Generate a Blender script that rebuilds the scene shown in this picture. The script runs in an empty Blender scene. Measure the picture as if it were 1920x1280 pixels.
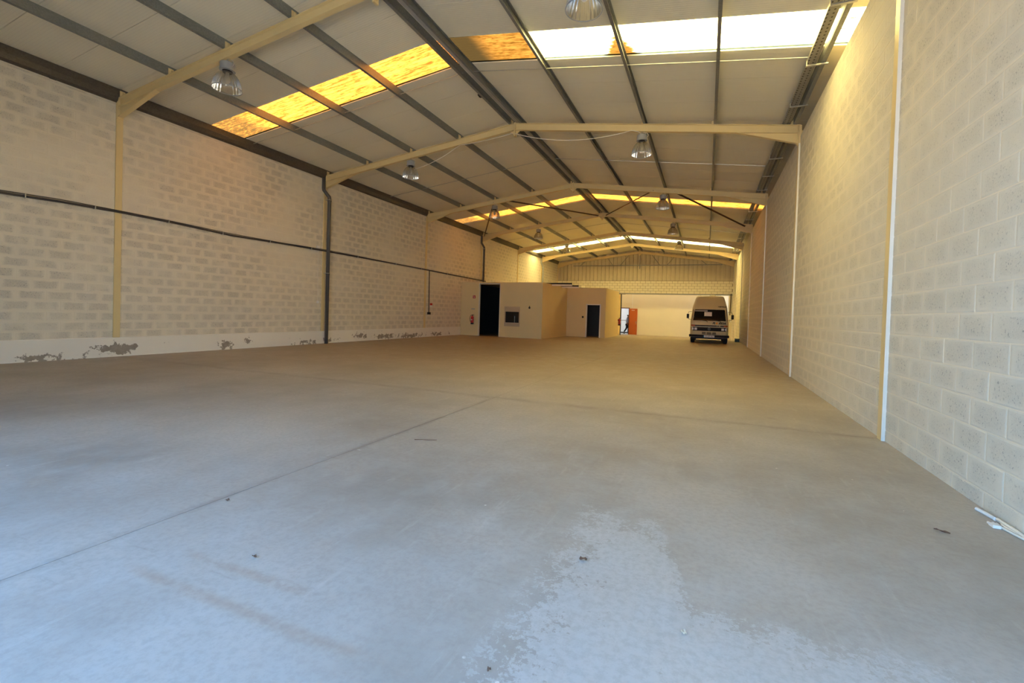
import bpy, bmesh, math, random
from mathutils import Vector, Matrix
random.seed(7)
scene = bpy.context.scene
COL = scene.collection
PI = math.pi

# ------------------------------------------------------------------ camera
F_PX, PPX, PPY, CAM_H = 836.9, 998.6, 601.9, 1.2558
RX, RY, RZ = -0.017, -0.0315, 0.371
MR = (Matrix.Rotation(RZ, 3, 'Z') @ Matrix.Rotation(RX, 3, 'X') @ Matrix.Rotation(RY, 3, 'Y'))
right, fwd, up = MR.col[0], MR.col[1], MR.col[2]
cam_data = bpy.data.cameras.new('camera')
cam = bpy.data.objects.new('camera', cam_data)
COL.objects.link(cam)
m = Matrix((right, up, -fwd)).transposed().to_4x4()
m.translation = (0, 0, CAM_H)
cam.matrix_world = m
cam_data.sensor_width = 36.0
cam_data.lens = F_PX * 36.0 / 1920.0
cam_data.shift_x = -(PPX - 960) / 1920.0
cam_data.shift_y = (PPY - 640) / 1920.0
cam_data.clip_start = 0.05
cam_data.clip_end = 300
scene.camera = cam

def project(p):
    d = MR.transposed() @ (Vector(p) - Vector((0, 0, CAM_H)))
    if d.y < 0.05: return None
    return PPX + F_PX * d.x / d.y, PPY - F_PX * d.z / d.y

# ------------------------------------------------------------------ world, sun, exposure
SKY_STRENGTH = 2.4
SUN_STRENGTH = 54.0
world = bpy.data.worlds.new('sky'); scene.world = world
world.use_nodes = True
nt = world.node_tree; nt.nodes.clear()
wo = nt.nodes.new('ShaderNodeOutputWorld'); bg = nt.nodes.new('ShaderNodeBackground')
tc = nt.nodes.new('ShaderNodeTexCoord'); sx = nt.nodes.new('ShaderNodeSeparateXYZ')
cr = nt.nodes.new('ShaderNodeValToRGB')
cr.color_ramp.elements[0].position = 0.0; cr.color_ramp.elements[0].color = (0.40, 0.68, 1.0, 1)
cr.color_ramp.elements[1].position = 0.8; cr.color_ramp.elements[1].color = (0.20, 0.48, 1.0, 1)
nt.links.new(tc.outputs['Generated'], sx.inputs[0]); nt.links.new(sx.outputs['Z'], cr.inputs[0])
nt.links.new(cr.outputs[0], bg.inputs[0]); bg.inputs[1].default_value = SKY_STRENGTH
nt.links.new(bg.outputs[0], wo.inputs[0])

sun_d = bpy.data.lights.new('sun', 'SUN'); sun_d.energy = SUN_STRENGTH; sun_d.angle = 0.01
sun_d.color = (1.0, 0.93, 0.82)
sun = bpy.data.objects.new('sun', sun_d); COL.objects.link(sun)
sun.location = (20, 30, 40)
sun.rotation_euler = Vector((-0.45, -0.42, -1.0)).to_track_quat('-Z', 'Y').to_euler()

vs = scene.view_settings
scene.display_settings.display_device = 'sRGB'
vs.view_transform = 'Standard'; vs.look = 'None'; vs.gamma = 1.0; vs.use_curve_mapping = False
vs.exposure = 1.7
scene.cycles.max_bounces = 12
scene.cycles.diffuse_bounces = 7
scene.cycles.transparent_max_bounces = 12

# gate opening behind the camera lets the sky in
GATE_X0, GATE_X1, GATE_Z, FRONT_Y = -6.4, 1.75, 3.3, -0.5
pl = bpy.data.lights.new('gate_portal', 'AREA'); pl.shape = 'RECTANGLE'
pl.size = GATE_X1 - GATE_X0; pl.size_y = GATE_Z; pl.cycles.is_portal = True
po = bpy.data.objects.new('gate_portal', pl); COL.objects.link(po)
po.location = ((GATE_X0 + GATE_X1) / 2, FRONT_Y - 0.11, GATE_Z / 2); po.rotation_euler = (PI / 2, 0, 0)

# ------------------------------------------------------------------ dimensions
XL, XR, XA = -12.308, 1.84, -5.256
FY = [5.925, 11.677, 17.625, 23.097, 28.443, 33.136, 37.305]
SL = 0.1292
RAF_TOP = 6.634          # top of rafters at the ridge
def raf(x): return RAF_TOP - SL * abs(x - XA)
def roofz(x): return raf(x) + 0.17
BACK_Y = 37.46
LEAN_Y = 39.3

# ------------------------------------------------------------------ mesh helpers
class MB:
    def __init__(s): s.v = []; s.f = []; s.uv = None
    def box(s, x0, x1, y0, y1, z0, z1):
        b = len(s.v)
        s.v += [(x0,y0,z0),(x1,y0,z0),(x1,y1,z0),(x0,y1,z0),(x0,y0,z1),(x1,y0,z1),(x1,y1,z1),(x0,y1,z1)]
        s.f += [tuple(b+i for i in q) for q in ((0,3,2,1),(4,5,6,7),(0,1,5,4),(1,2,6,5),(2,3,7,6),(3,0,4,7))]
        return s
    def loft(s, rings, close=True, cap=True):
        b = len(s.v); n = len(rings[0])
        for r in rings: s.v += [tuple(p) for p in r]
        for i in range(len(rings)-1):
            for j in range(n if close else n-1):
                k = (j+1) % n
                s.f.append((b+i*n+j, b+i*n+k, b+(i+1)*n+k, b+(i+1)*n+j))
        if cap and close:
            s.f.append(tuple(b+j for j in reversed(range(n))))
            s.f.append(tuple(b+(len(rings)-1)*n+j for j in range(n)))
        return s
    def cyl(s, p0, p1, r0, r1=None, n=12):
        r1 = r0 if r1 is None else r1
        return s.tube([p0, p1], [r0, r1], n)
    def tube(s, pts, r, n=8):
        pts = [Vector(p) for p in pts]
        rr = r if isinstance(r, (list, tuple)) else [r]*len(pts)
        d0 = (pts[1]-pts[0]).normalized()
        a = d0.orthogonal().normalized()
        rings = []
        for i, p in enumerate(pts):
            if i == 0: d = pts[1]-pts[0]
            elif i == len(pts)-1: d = pts[-1]-pts[-2]
            else: d = (pts[i+1]-p).normalized()+(p-pts[i-1]).normalized()
            d.normalize(); a = (a - d*a.dot(d)).normalized(); c = d.cross(a)
            rings.append([p + (a*math.cos(2*PI*k/n)+c*math.sin(2*PI*k/n))*rr[i] for k in range(n)])
        return s.loft(rings)
    def lathe(s, prof, n=24, c=(0,0,0), axis='Z', flute=0.0, nf=12, cap=True):
        rings = []
        for r, h in prof:
            ring = []
            for k in range(n):
                t = 2*PI*k/n
                q = r*(1+flute*math.cos(nf*t))
                if axis == 'Z': ring.append((c[0]+q*math.cos(t), c[1]+q*math.sin(t), c[2]+h))
                elif axis == 'X': ring.append((c[0]+h, c[1]+q*math.cos(t), c[2]+q*math.sin(t)))
                else: ring.append((c[0]+q*math.sin(t), c[1]+h, c[2]+q*math.cos(t)))
            rings.append(ring)
        return s.loft(rings, cap=cap)
    def prism_y(s, prof, y0, y1):            # prof: list of (x,z)
        return s.loft([[(x,y0,z) for x,z in prof],[(x,y1,z) for x,z in prof]])
    def build(s, name, mat, parent=None, smooth=False, off=None):
        me = bpy.data.meshes.new(name)
        o = Vector((0,0,0)) if off is None else Vector(off)
        if off is None and parent is not None: o = world_loc(parent)
        me.from_pydata([tuple(Vector(v)-o) for v in s.v], [], s.f)
        bm = bmesh.new(); bm.from_mesh(me); bmesh.ops.recalc_face_normals(bm, faces=bm.faces); bm.to_mesh(me); bm.free()
        if smooth:
            for p in me.polygons: p.use_smooth = True
        if mat: me.materials.append(mat)
        ob = bpy.data.objects.new(name, me); COL.objects.link(ob)
        if parent is not None: ob.parent = parent
        elif off is not None: ob.location = o
        return ob

def world_loc(o):
    l = Vector(o.location)
    while o.parent: o = o.parent; l += Vector(o.location)
    return l
def tag(o, label, cat, group=None):
    o['label'] = label; o['category'] = cat
    if group: o['group'] = group
    return o
def struct(o): o['kind'] = 'structure'; return o
def thing(name, label, cat, loc=(0,0,0), group=None):
    o = bpy.data.objects.new(name, None); COL.objects.link(o); o.location = loc; o.empty_display_size = 0.1
    return tag(o, label, cat, group)
def mount(name, loc=(0,0,0)):
    o = bpy.data.objects.new(name, None); COL.objects.link(o); o.location = loc; o.empty_display_size = 0.1
    return struct(o)
def copy_tree(o, parent=None):
    c = o.copy(); COL.objects.link(c)
    if parent is not None: c.parent = parent
    for ch in o.children: copy_tree(ch, c)
    return c
def bx(name, mat, parent, *b):
    return MB().box(*b).build(name, mat, parent)
def text_mesh(name, body, size, mat, parent, loc, rot=(PI/2,0,0), ext=0.002, shear=0.0, width=None, bold=0.0):
    cu = bpy.data.curves.new(name, 'FONT'); cu.body = body; cu.size = size; cu.extrude = ext; cu.shear = shear; cu.offset = bold
    cu.align_x = 'CENTER'; cu.align_y = 'CENTER'
    t = bpy.data.objects.new(name, cu); COL.objects.link(t)
    bpy.context.view_layer.update()
    me = bpy.data.meshes.new_from_object(t.evaluated_get(bpy.context.evaluated_depsgraph_get()))
    bpy.data.objects.remove(t)
    if width:
        xs = [v.co.x for v in me.vertices]; k = width/(max(xs)-min(xs))
        for v in me.vertices: v.co.x *= k
    me.materials.clear(); me.materials.append(mat)
    o = bpy.data.objects.new(name, me); COL.objects.link(o); o.parent = parent
    o.location = Vector(loc)-world_loc(parent); o.rotation_euler = rot
    return o

# ------------------------------------------------------------------ materials
class NT:
    """tiny node-graph helper"""
    def __init__(s, name):
        s.m = bpy.data.materials.new(name); s.m.use_nodes = True
        s.t = s.m.node_tree; s.t.nodes.clear()
        s.out = s.t.nodes.new('ShaderNodeOutputMaterial')
    def n(s, kind, **kw):
        nd = s.t.nodes.new('ShaderNode'+kind)
        for k, v in kw.items(): setattr(nd, k, v)
        return nd
    def link(s, a, b): s.t.links.new(a, b)
    def put(s, sock, v):
        if isinstance(v, bpy.types.NodeSocket): s.link(v, sock)
        else:
            if isinstance(v, (tuple, list)) and len(v) == 3 and sock.type == 'RGBA': v = (*v, 1)
            sock.default_value = v
    def math(s, op, a, b=None, c=None, clamp=False):
        nd = s.n('Math', operation=op); nd.use_clamp = clamp
        s.put(nd.inputs[0], a)
        if b is not None: s.put(nd.inputs[1], b)
        if c is not None: s.put(nd.inputs[2], c)
        return nd.outputs[0]
    def step(s, v, a, b, lo=0.0, hi=1.0):
        nd = s.n('MapRange', interpolation_type='SMOOTHSTEP')
        s.put(nd.inputs[0], v); s.put(nd.inputs[1], a); s.put(nd.inputs[2], b); s.put(nd.inputs[3], lo); s.put(nd.inputs[4], hi)
        return nd.outputs[0]
    def mix(s, f, a, b):
        nd = s.n('Mix', data_type='RGBA'); s.put(nd.inputs[0], f); s.put(nd.inputs[6], a); s.put(nd.inputs[7], b)
        return nd.outputs[2]
    def pos(s): return s.n('NewGeometry').outputs['Position']
    def sep(s, v):
        nd = s.n('SeparateXYZ'); s.link(v, nd.inputs[0]); return nd.outputs
    def scale(s, v, sc):
        nd = s.n('VectorMath', operation='MULTIPLY'); s.link(v, nd.inputs[0]); nd.inputs[1].default_value = sc; return nd.outputs[0]
    def noise(s, v, sc, detail=3.0, rough=0.55):
        nd = s.n('TexNoise'); s.link(v, nd.inputs['Vector']); nd.inputs['Scale'].default_value = sc
        nd.inputs['Detail'].default_value = detail; nd.inputs['Roughness'].default_value = rough
        return nd.outputs['Fac']
    def bump(s, h, strength=0.3, dist=0.01):
        nd = s.n('Bump'); nd.inputs['Strength'].default_value = strength; nd.inputs['Distance'].default_value = dist
        s.link(h, nd.inputs['Height']); return nd.outputs[0]
    def bsdf(s, col, rough=0.6, metal=0.0, normal=None, spec=0.5, **kw):
        b = s.n('BsdfPrincipled'); s.put(b.inputs['Base Color'], col); s.put(b.inputs['Roughness'], rough)
        s.put(b.inputs['Metallic'], metal); b.inputs['Specular IOR Level'].default_value = spec
        if normal is not None: s.link(normal, b.inputs['Normal'])
        for k, v in kw.items(): s.put(b.inputs[k.replace('_', ' ')], v)
        return b.outputs[0]
    def done(s, sh): s.link(sh, s.out.inputs[0]); return s.m

def plain(name, col, rough=0.6, metal=0.0, var=0.12, sc=6.0, bump=0.0, spec=0.4):
    t = NT(name); p = t.pos(); n = t.noise(p, sc, 4)
    dark = tuple(c*(1-var) for c in col); light = tuple(min(1, c*(1+var)) for c in col)
    c = t.mix(n, dark, light)
    nm = t.bump(t.noise(p, sc*12, 3), bump, 0.005) if bump else None
    return t.done(t.bsdf(c, rough, metal, nm, spec))

PAINT = (0.80, 0.725, 0.585)
def make_block_mat(name, paint, grey, pit, patch_lo):
    t = NT(name); p = t.pos()
    uv = t.n('UVMap').outputs[0]; u = t.sep(uv)
    au = t.math('DIVIDE', t.math('ABSOLUTE', u[0]), 0.182); av = t.math('DIVIDE', t.math('ABSOLUTE', u[1]), 0.080)
    d = t.math('MAXIMUM', au, av)
    wob = t.noise(p, 7.0, 3)
    d = t.math('ADD', d, t.math('MULTIPLY', t.math('SUBTRACT', wob, 0.5), 0.55))
    patch = t.step(d, 0.66, 1.06, 1.0, 0.0)
    low = t.math('MAXIMUM', t.step(t.noise(p, 0.55, 3), 0.36, 0.62, patch_lo, 1.0), t.step(t.sep(p)[2], 3.3, 1.4, 0.0, 0.8))
    low2 = t.step(t.noise(p, 2.3, 2), 0.3, 0.6, 0.35, 1.0)
    pores = t.step(t.noise(p, 95.0, 3, 0.7), 0.42, 0.6)
    deep = t.step(t.noise(p, 60.0, 2, 0.6), 0.60, 0.68)
    k = t.math('MULTIPLY', t.math('MULTIPLY', patch, low), low2)
    f = t.math('MULTIPLY', k, t.math('ADD', t.math('MULTIPLY', pores, 0.55), 0.45))
    stain = t.step(t.noise(t.scale(p, (0.5, 0.5, 3.0)), 0.9, 4), 0.35, 0.75)
    base = t.mix(stain, tuple(c*0.94 for c in paint), paint)
    c = t.mix(f, base, grey)
    c = t.mix(t.math('MULTIPLY', t.math('MULTIPLY', deep, t.math('ADD', k, 0.15)), 0.75), c, pit)
    h = t.math('SUBTRACT', 1.0, t.math('MULTIPLY', k, t.math('ADD', pores, deep)))
    return t.done(t.bsdf(c, 0.85, 0, t.bump(h, 0.35, 0.006), 0.25))

def make_mortar():
    t = NT('mortar_paint'); p = t.pos()
    n = t.noise(p, 1.4, 4); c = t.mix(n, (0.74,0.66,0.52), (0.82,0.75,0.61))
    return t.done(t.bsdf(c, 0.85, 0, t.bump(t.noise(p, 40, 3), 0.2, 0.004), 0.25))

def make_plinth():
    t = NT('plinth_paint'); p = t.pos(); s = t.sep(p)
    n = t.noise(p, 6.5, 8, 0.68)
    acc = None
    for yc, wd, zc, amp in ((5.95,0.45,0.16,0.34),(4.75,0.35,0.07,0.25),(8.35,0.28,0.13,0.30),(9.0,0.15,0.24,0.26),(11.2,0.9,0.06,0.22),(10.6,.3,.05,.16),
                            (12.0,0.5,0.12,0.22),(13.6,0.5,0.2,0.27),(14.9,0.8,0.13,0.31),(16.6,1.0,0.1,0.28),(18.6,0.8,0.12,0.24),(19.9,0.4,0.1,0.16),(5.3,.4,.03,.2)):
        dy = t.math('DIVIDE', t.math('SUBTRACT', s[1], yc), wd); dz = t.math('DIVIDE', t.math('SUBTRACT', s[2], zc), 0.15)
        e = t.math('EXPONENT', t.math('MULTIPLY', t.math('ADD', t.math('MULTIPLY', dy, dy), t.math('MULTIPLY', dz, dz)), -1.0))
        e = t.math('MULTIPLY', e, amp)
        acc = e if acc is None else t.math('MAXIMUM', acc, e)
    k = t.step(t.math('ADD', n, acc), 0.695, 0.71)
    bare = t.mix(t.noise(p, 9, 4), (0.24,0.205,0.165), (0.42,0.37,0.31))
    c = t.mix(t.noise(p, 1.1, 4), (0.80,0.75,0.66), (0.86,0.82,0.74))
    c = t.mix(k, c, bare)
    return t.done(t.bsdf(c, 0.8, 0, t.bump(t.math('MULTIPLY', k, -1.0), 0.5, 0.006), 0.25))

def make_floor():
    t = NT('concrete_floor'); p = t.pos(); s = t.sep(p)
    n1 = t.noise(p, 0.55, 5, 0.6); n2 = t.noise(p, 3.5, 6, 0.65); n3 = t.noise(p, 28, 4, 0.7)
    c = t.mix(t.step(n1, 0.3, 0.7), (0.285,0.262,0.235), (0.425,0.402,0.370))
    c = t.mix(t.math('MULTIPLY', t.step(n2, 0.42, 0.72), 0.55), c, (0.44,0.425,0.40))
    # scuffs drawn out along several directions
    v = t.n('Mapping'); v.inputs['Rotation'].default_value = (0,0,0.5); v.inputs['Scale'].default_value = (6.0,0.8,1)
    t.link(p, v.inputs[0])
    sc = t.step(t.noise(v.outputs[0], 1.6, 6, 0.7), 0.55, 0.78)
    c = t.mix(t.math('MULTIPLY', sc, 0.5), c, (0.49,0.475,0.45))
    v2 = t.n('Mapping'); v2.inputs['Rotation'].default_value = (0,0,-0.2); v2.inputs['Scale'].default_value = (0.6,5.0,1)
    t.link(p, v2.inputs[0])
    sd = t.step(t.noise(v2.outputs[0], 2.2, 6, 0.7), 0.60, 0.80)
    c = t.mix(t.math('MULTIPLY', sd, 0.6), c, (0.21,0.18,0.15))
    # warm skylight tone put into the floor colour further inside
    warm_tone = t.math('MULTIPLY', t.step(s[1], 5.0, 12.0), t.step(n2, 0.25, 0.8, 0.55, 0.9))
    c = t.mix(warm_tone, c, (0.40,0.305,0.19))
    # oily blots
    vo = t.n('TexVoronoi'); vo.inputs['Scale'].default_value = 0.9; t.link(p, vo.inputs['Vector'])
    blot = t.step(t.math('ADD', vo.outputs['Distance'], t.math('MULTIPLY', n3, 0.06)), 0.07, 0.10, 1, 0)
    c = t.mix(t.math('MULTIPLY', blot, 0.3), c, (0.19,0.17,0.15))
    # worn pale coating by the gate
    wob = t.math('MULTIPLY', t.math('SUBTRACT', t.noise(p, 1.8, 5, 0.7), 0.5), 0.45)
    edge_l = t.math('ADD', t.math('ADD', s[0], 0.68), t.math('MULTIPLY', wob, 0.5))
    tail = t.step(s[0], -0.25, 0.02, 1, 0)
    lim = t.math('ADD', t.math('MULTIPLY', tail, 0.75), 2.05)
    edge_t = t.math('SUBTRACT', lim, t.math('ADD', s[1], t.math('MULTIPLY', wob, t.math('ADD', t.math('MULTIPLY', tail, 1.5), 0.06))))
    inside = t.math('MINIMUM', edge_l, t.math('MULTIPLY', edge_t, t.math('ADD', t.math('MULTIPLY', tail, -0.75), 1.5)))
    flake = t.noise(p, 34, 6, 0.74)
    blob = t.noise(p, 7, 3, 0.6)
    lvl = t.math('ADD', t.math('MULTIPLY', t.math('MINIMUM', inside, 0.35), 1.3), t.math('MULTIPLY', t.math('SUBTRACT', flake, 0.5), 2.0))
    lvl = t.math('ADD', lvl, t.math('MULTIPLY', t.math('SUBTRACT', blob, 0.5), 1.1))
    cov = t.math('MULTIPLY', t.step(lvl, 0.02, 0.10), t.step(inside, -0.12, 0.02))
    c = t.mix(t.math('MULTIPLY', cov, 0.62), c, (0.485,0.49,0.485))
    # grimy edges of the two slab joints
    def near(v, at, wd):
        e = t.math('ABSOLUTE', t.math('ADD', t.math('SUBTRACT', v, at), t.math('MULTIPLY', t.math('SUBTRACT', t.noise(p, 3.0, 4), 0.5), wd*1.2)))
        return t.step(e, 0.0, wd, 1, 0)
    gj = t.math('MAXIMUM', t.math('MULTIPLY', near(s[0], -2.87, 0.07), t.step(s[1], 6.0, 5.9)), near(s[1], 5.94, 0.16))
    gj = t.math('MULTIPLY', gj, t.step(t.noise(p, 2.2, 5, 0.7), 0.36, 0.62))
    c = t.mix(t.math('MULTIPLY', gj, 0.42), c, (0.17,0.145,0.12))
    ch = t.math('MULTIPLY', near(s[0], -2.84, 0.05), t.step(t.noise(p, 9, 4, 0.7), 0.62, 0.68))
    c = t.mix(t.math('MULTIPLY', ch, 0.7), c, (0.62,0.60,0.57))
    # rust-coloured dragged lines
    l1 = t.math('MULTIPLY', near(s[1], 1.27, 0.05), t.math('MULTIPLY', t.step(s[0], -2.6, -2.3), t.step(s[0], -0.95, -1.25)))
    l2 = t.math('MULTIPLY', near(s[1], 1.46, 0.05), t.math('MULTIPLY', t.step(s[0], -2.5, -2.2), t.step(s[0], -1.4, -1.7)))
    ln = t.math('MULTIPLY', t.math('MAXIMUM', l1, l2), t.step(n2, 0.3, 0.6))
    c = t.mix(t.math('MULTIPLY', ln, 0.6), c, (0.33,0.245,0.18))
    # pale crumbs
    v3 = t.n('TexVoronoi'); v3.inputs['Scale'].default_value = 5.5; t.link(p, v3.inputs['Vector'])
    cr_ = t.math('MULTIPLY', t.step(v3.outputs['Distance'], 0.035, 0.05, 1, 0), t.step(t.noise(p, 2.0, 2), 0.52, 0.56))
    c = t.mix(cr_, c, (0.68,0.66,0.62))
    c = t.mix(t.math('MULTIPLY', t.step(n3, 0.38, 0.68), 0.30), c, (0.24,0.21,0.18))
    r = t.step(n2, 0.2, 0.8, 0.42, 0.62)
    return t.done(t.bsdf(c, r, 0, t.bump(n3, 0.08, 0.004), 0.35))

def make_panel():
    t = NT('roof_panel_sheet'); p = t.pos(); s = t.sep(p)
    w = t.math('SINE', t.math('MULTIPLY', s[1], 2*PI/0.05))
    n = t.noise(p, 0.8, 4)
    c = t.mix(n, (0.75,0.71,0.575), (0.83,0.79,0.65))
    c = t.mix(t.step(w, 0.75, 1.0, 0, 0.14), c, (0.45,0.42,0.36))
    return t.done(t.bsdf(c, 0.5, 0, t.bump(w, 0.25, 0.002), 0.35))

def make_sheet(name, mode):
    t = NT(name); p = t.pos(); s = t.sep(p)
    st = t.noise(t.scale(p, (1.1, 16, 1)), 1.6, 6, 0.68)
    sp = t.noise(t.scale(p, (2.5, 9, 1)), 3.0, 5, 0.7)
    clean = (0.50,0.40,0.150); amber = (0.70,0.40,0.10); brown = (0.011,0.0045,0.0005)
    if mode == 'amber':
        k = t.step(t.math('ADD', t.math('MULTIPLY', st, 0.65), t.math('MULTIPLY', sp, 0.35)), 0.38, 0.62)
        c = t.mix(k, (0.125,0.044,0.0062), (0.026,0.0092,0.0010))
        eave = t.math('MULTIPLY', t.step(s[0], -10.9, -11.6), t.step(sp, 0.3, 0.55, 0.55, 1.0))
        c = t.mix(t.math('MULTIPLY', eave, 0.9), c, (0.010,0.0065,0.002))
    elif mode == 'stained':
        e = t.math('MULTIPLY', t.math('SUBTRACT', st, 0.5), 0.35)
        seg = t.step(t.math('ADD', s[0], e), -3.42, -3.28, 1, 0)
        tri = t.math('ADD', t.math('ABSOLUTE', t.math('ADD', s[0], 1.72)), t.math('MULTIPLY', t.math('SUBTRACT', 8.85, s[1]), 0.42))
        tri = t.step(t.math('ADD', tri, e), 0.27, 0.42, 1, 0)
        ev = t.math('MULTIPLY', t.step(s[0], 1.0, 2.0), t.step(st, 0.5, 0.62))
        k = t.math('MAXIMUM', seg, t.math('MAXIMUM', tri, ev))
        dirty = t.mix(t.step(t.math('ADD', t.math('MULTIPLY', st, 0.6), t.math('MULTIPLY', sp, 0.4)), 0.42, 0.62), (0.033,0.0145,0.0024), brown)
        soot = t.step(t.math('ADD', s[0], e), -4.25, -4.75)
        dirty = t.mix(soot, dirty, (0.004,0.0025,0.0008))
        c = t.mix(k, (0.46,0.365,0.135), dirty)
    elif mode == 'milky':
        c = t.mix(st, (0.26,0.23,0.17), (0.33,0.29,0.21))
    else:
        k = t.step(st, 0.62, 0.75)
        c = t.mix(t.math('MULTIPLY', k, 0.35), clean, amber)
    tr = t.n('BsdfTranslucent'); t.put(tr.inputs[0], c)
    df = t.n('BsdfDiffuse'); t.put(df.inputs[0], t.mix(0.5, c, (0.22,0.17,0.10)))
    mx = t.n('MixShader'); mx.inputs[0].default_value = 0.15
    t.link(tr.outputs[0], mx.inputs[1]); t.link(df.outputs[0], mx.inputs[2])
    return t.done(mx.outputs[0])

def make_galv(name, a, b, rough=0.5, metal=0.55):
    t = NT(name); p = t.pos()
    vo = t.n('TexVoronoi'); vo.inputs['Scale'].default_value = 45; t.link(p, vo.inputs['Vector'])
    n = t.noise(p, 2.0, 5)
    f = t.math('ADD', t.math('MULTIPLY', t.sep(vo.outputs['Color'])[0], 0.4), t.math('MULTIPLY', n, 0.6))
    return t.done(t.bsdf(t.mix(f, a, b), rough, metal, None, 0.4))

def make_wood():
    t = NT('plywood'); p = t.pos()
    n = t.noise(t.scale(p, (2, 2, 25)), 2.0, 5)
    return t.done(t.bsdf(t.mix(n, (0.42,0.30,0.19), (0.60,0.46,0.32)), 0.6))

def make_glass_bell():
    t = NT('prismatic_acrylic')
    g = t.n('BsdfGlossy'); g.inputs['Roughness'].default_value = 0.12; g.inputs['Color'].default_value = (0.9,0.9,0.88,1)
    tr = t.n('BsdfTransparent'); tr.inputs[0].default_value = (0.80,0.78,0.74,1)
    df = t.n('BsdfTranslucent'); df.inputs[0].default_value = (0.7,0.68,0.62,1)
    m1 = t.n('MixShader'); m1.inputs[0].default_value = 0.22; t.link(tr.outputs[0], m1.inputs[1]); t.link(df.outputs[0], m1.inputs[2])
    fr = t.n('Fresnel'); fr.inputs[0].default_value = 1.8
    k = t.math('ADD', fr.outputs[0], 0.12, clamp=True)
    m2 = t.n('MixShader'); t.link(k, m2.inputs[0]); t.link(m1.outputs[0], m2.inputs[1]); t.link(g.outputs[0], m2.inputs[2])
    return t.done(m2.outputs[0])

M = dict(
    block=make_block_mat('painted_block', PAINT, (0.565,0.515,0.43), (0.30,0.27,0.23), 0.12),
    block_r=make_block_mat('painted_block_fair', (0.73,0.68,0.575), (0.615,0.575,0.49), (0.32,0.30,0.27), 0.25),
    mortar=make_mortar(), plinth=make_plinth(), floor=make_floor(), panel=make_panel(),
    deck=plain('ridge_and_cover_grey', (0.45,0.42,0.38), 0.6),
    sheet_amber=make_sheet('amber_sheet', 'amber'), sheet_stained=make_sheet('stained_sheet', 'stained'), sheet_clean=make_sheet('clean_sheet', 'clean'), sheet_milky=make_sheet('milky_sheet', 'milky'),
    steel=plain('cream_steel_paint', (0.74,0.585,0.30), 0.42, 0, 0.07, 3.0, 0.0, 0.5),
    galv=make_galv('galvanised_purlin', (0.20,0.21,0.20), (0.33,0.34,0.32)),
    galv_dark=make_galv('weathered_channel', (0.085,0.074,0.062), (0.16,0.14,0.115), 0.45, 0.45),
    galv_light=make_galv('bright_zinc', (0.42,0.42,0.40), (0.60,0.60,0.57), 0.4, 0.7),
    pipe=plain('dark_grey_pipe', (0.085,0.082,0.082), 0.4, 0, 0.15, 4),
    pipe_light=plain('pale_grey_pipe', (0.38,0.38,0.38), 0.45),
    cable=plain('dark_cable', (0.055,0.052,0.05), 0.5), white_cable=plain('white_cable', (0.78,0.74,0.66), 0.5),
    render=plain('cream_render', (0.78,0.62,0.34), 0.8, 0, 0.05, 1.2, 0.06, 0.25),
    render_w=plain('pale_render', (0.80,0.74,0.60), 0.8, 0, 0.04, 1.0, 0.05, 0.25),
    cladding=plain('cream_cladding', (0.60,0.52,0.37), 0.5, 0, 0.10, 2.5),
    trimw=plain('white_paint', (0.82,0.79,0.72), 0.5, 0, 0.05),
    bwall=plain('white_room_paint', (0.80,0.82,0.85), 0.7, 0, 0.03),
    dark=plain('dark_steel', (0.03,0.028,0.026), 0.5), black=plain('black_plastic', (0.018,0.017,0.016), 0.65, 0, 0.1, 6.0, 0.0, 0.25),
    rust=plain('rusty_steel', (0.10,0.062,0.04), 0.7, 0, 0.3, 9),
    orange=plain('orange_door_veneer', (0.50,0.115,0.02), 0.42, 0, 0.10, 2.0), darkwood=plain('dark_wood', (0.16,0.05,0.02), 0.5),
    red=plain('red_enamel', (0.55,0.022,0.02), 0.3, 0, 0.08), white=plain('white_plastic', (0.82,0.80,0.76), 0.4, 0, 0.04),
    ply=make_wood(), bell=make_glass_bell(), lamp_grey=plain('grey_lamp_housing', (0.36,0.37,0.38), 0.45, 0.2, 0.08),
    van=plain('van_beige_enamel', (0.66,0.56,0.32), 0.45, 0, 0.04, 1.5), tyre=plain('tyre_rubber', (0.02,0.02,0.02), 0.8),
    van_glass=plain('dark_glass', (0.012,0.012,0.011), 0.12, 0, 0.05, 2, 0, 0.3), lens=plain('headlight_lens', (0.88,0.88,0.86), 0.2, 0.0, 0.05, 20),
    indicator=plain('orange_indicator', (0.45,0.09,0.02), 0.3), sun_o=plain('orange_print', (0.80,0.30,0.03), 0.5), blue=plain('blue_print', (0.05,0.25,0.35), 0.5),
    chrome=plain('chrome', (0.55,0.55,0.54), 0.2, 0.9), skin=plain('skin', (0.30,0.16,0.10), 0.6), shirt=plain('grey_shirt', (0.50,0.51,0.55), 0.8),
    trousers=plain('black_trousers', (0.015,0.015,0.018), 0.8), hair=plain('dark_hair', (0.012,0.01,0.009), 0.6),
    teal=plain('dark_teal_plastic', (0.05,0.11,0.12), 0.5), leaf=plain('dry_leaf', (0.12,0.06,0.035), 0.7, 0, 0.3, 30),
    gfloor=plain('grey_vinyl', (0.40,0.41,0.43), 0.4), yard=plain('yard_asphalt', (0.15,0.145,0.135), 0.85),
    dim=plain('shade_charcoal', (0.035,0.033,0.032), 0.8), dim2=plain('shade_umber', (0.075,0.062,0.05), 0.8),  # both carry the doorway shade in the inner walls' colour
    mortar_dark=plain('raw_mortar', (0.30,0.24,0.16), 0.9),
    clear=plain('clear_plastic_strip', (0.78,0.80,0.80), 0.2, 0, 0.05),
)

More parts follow.
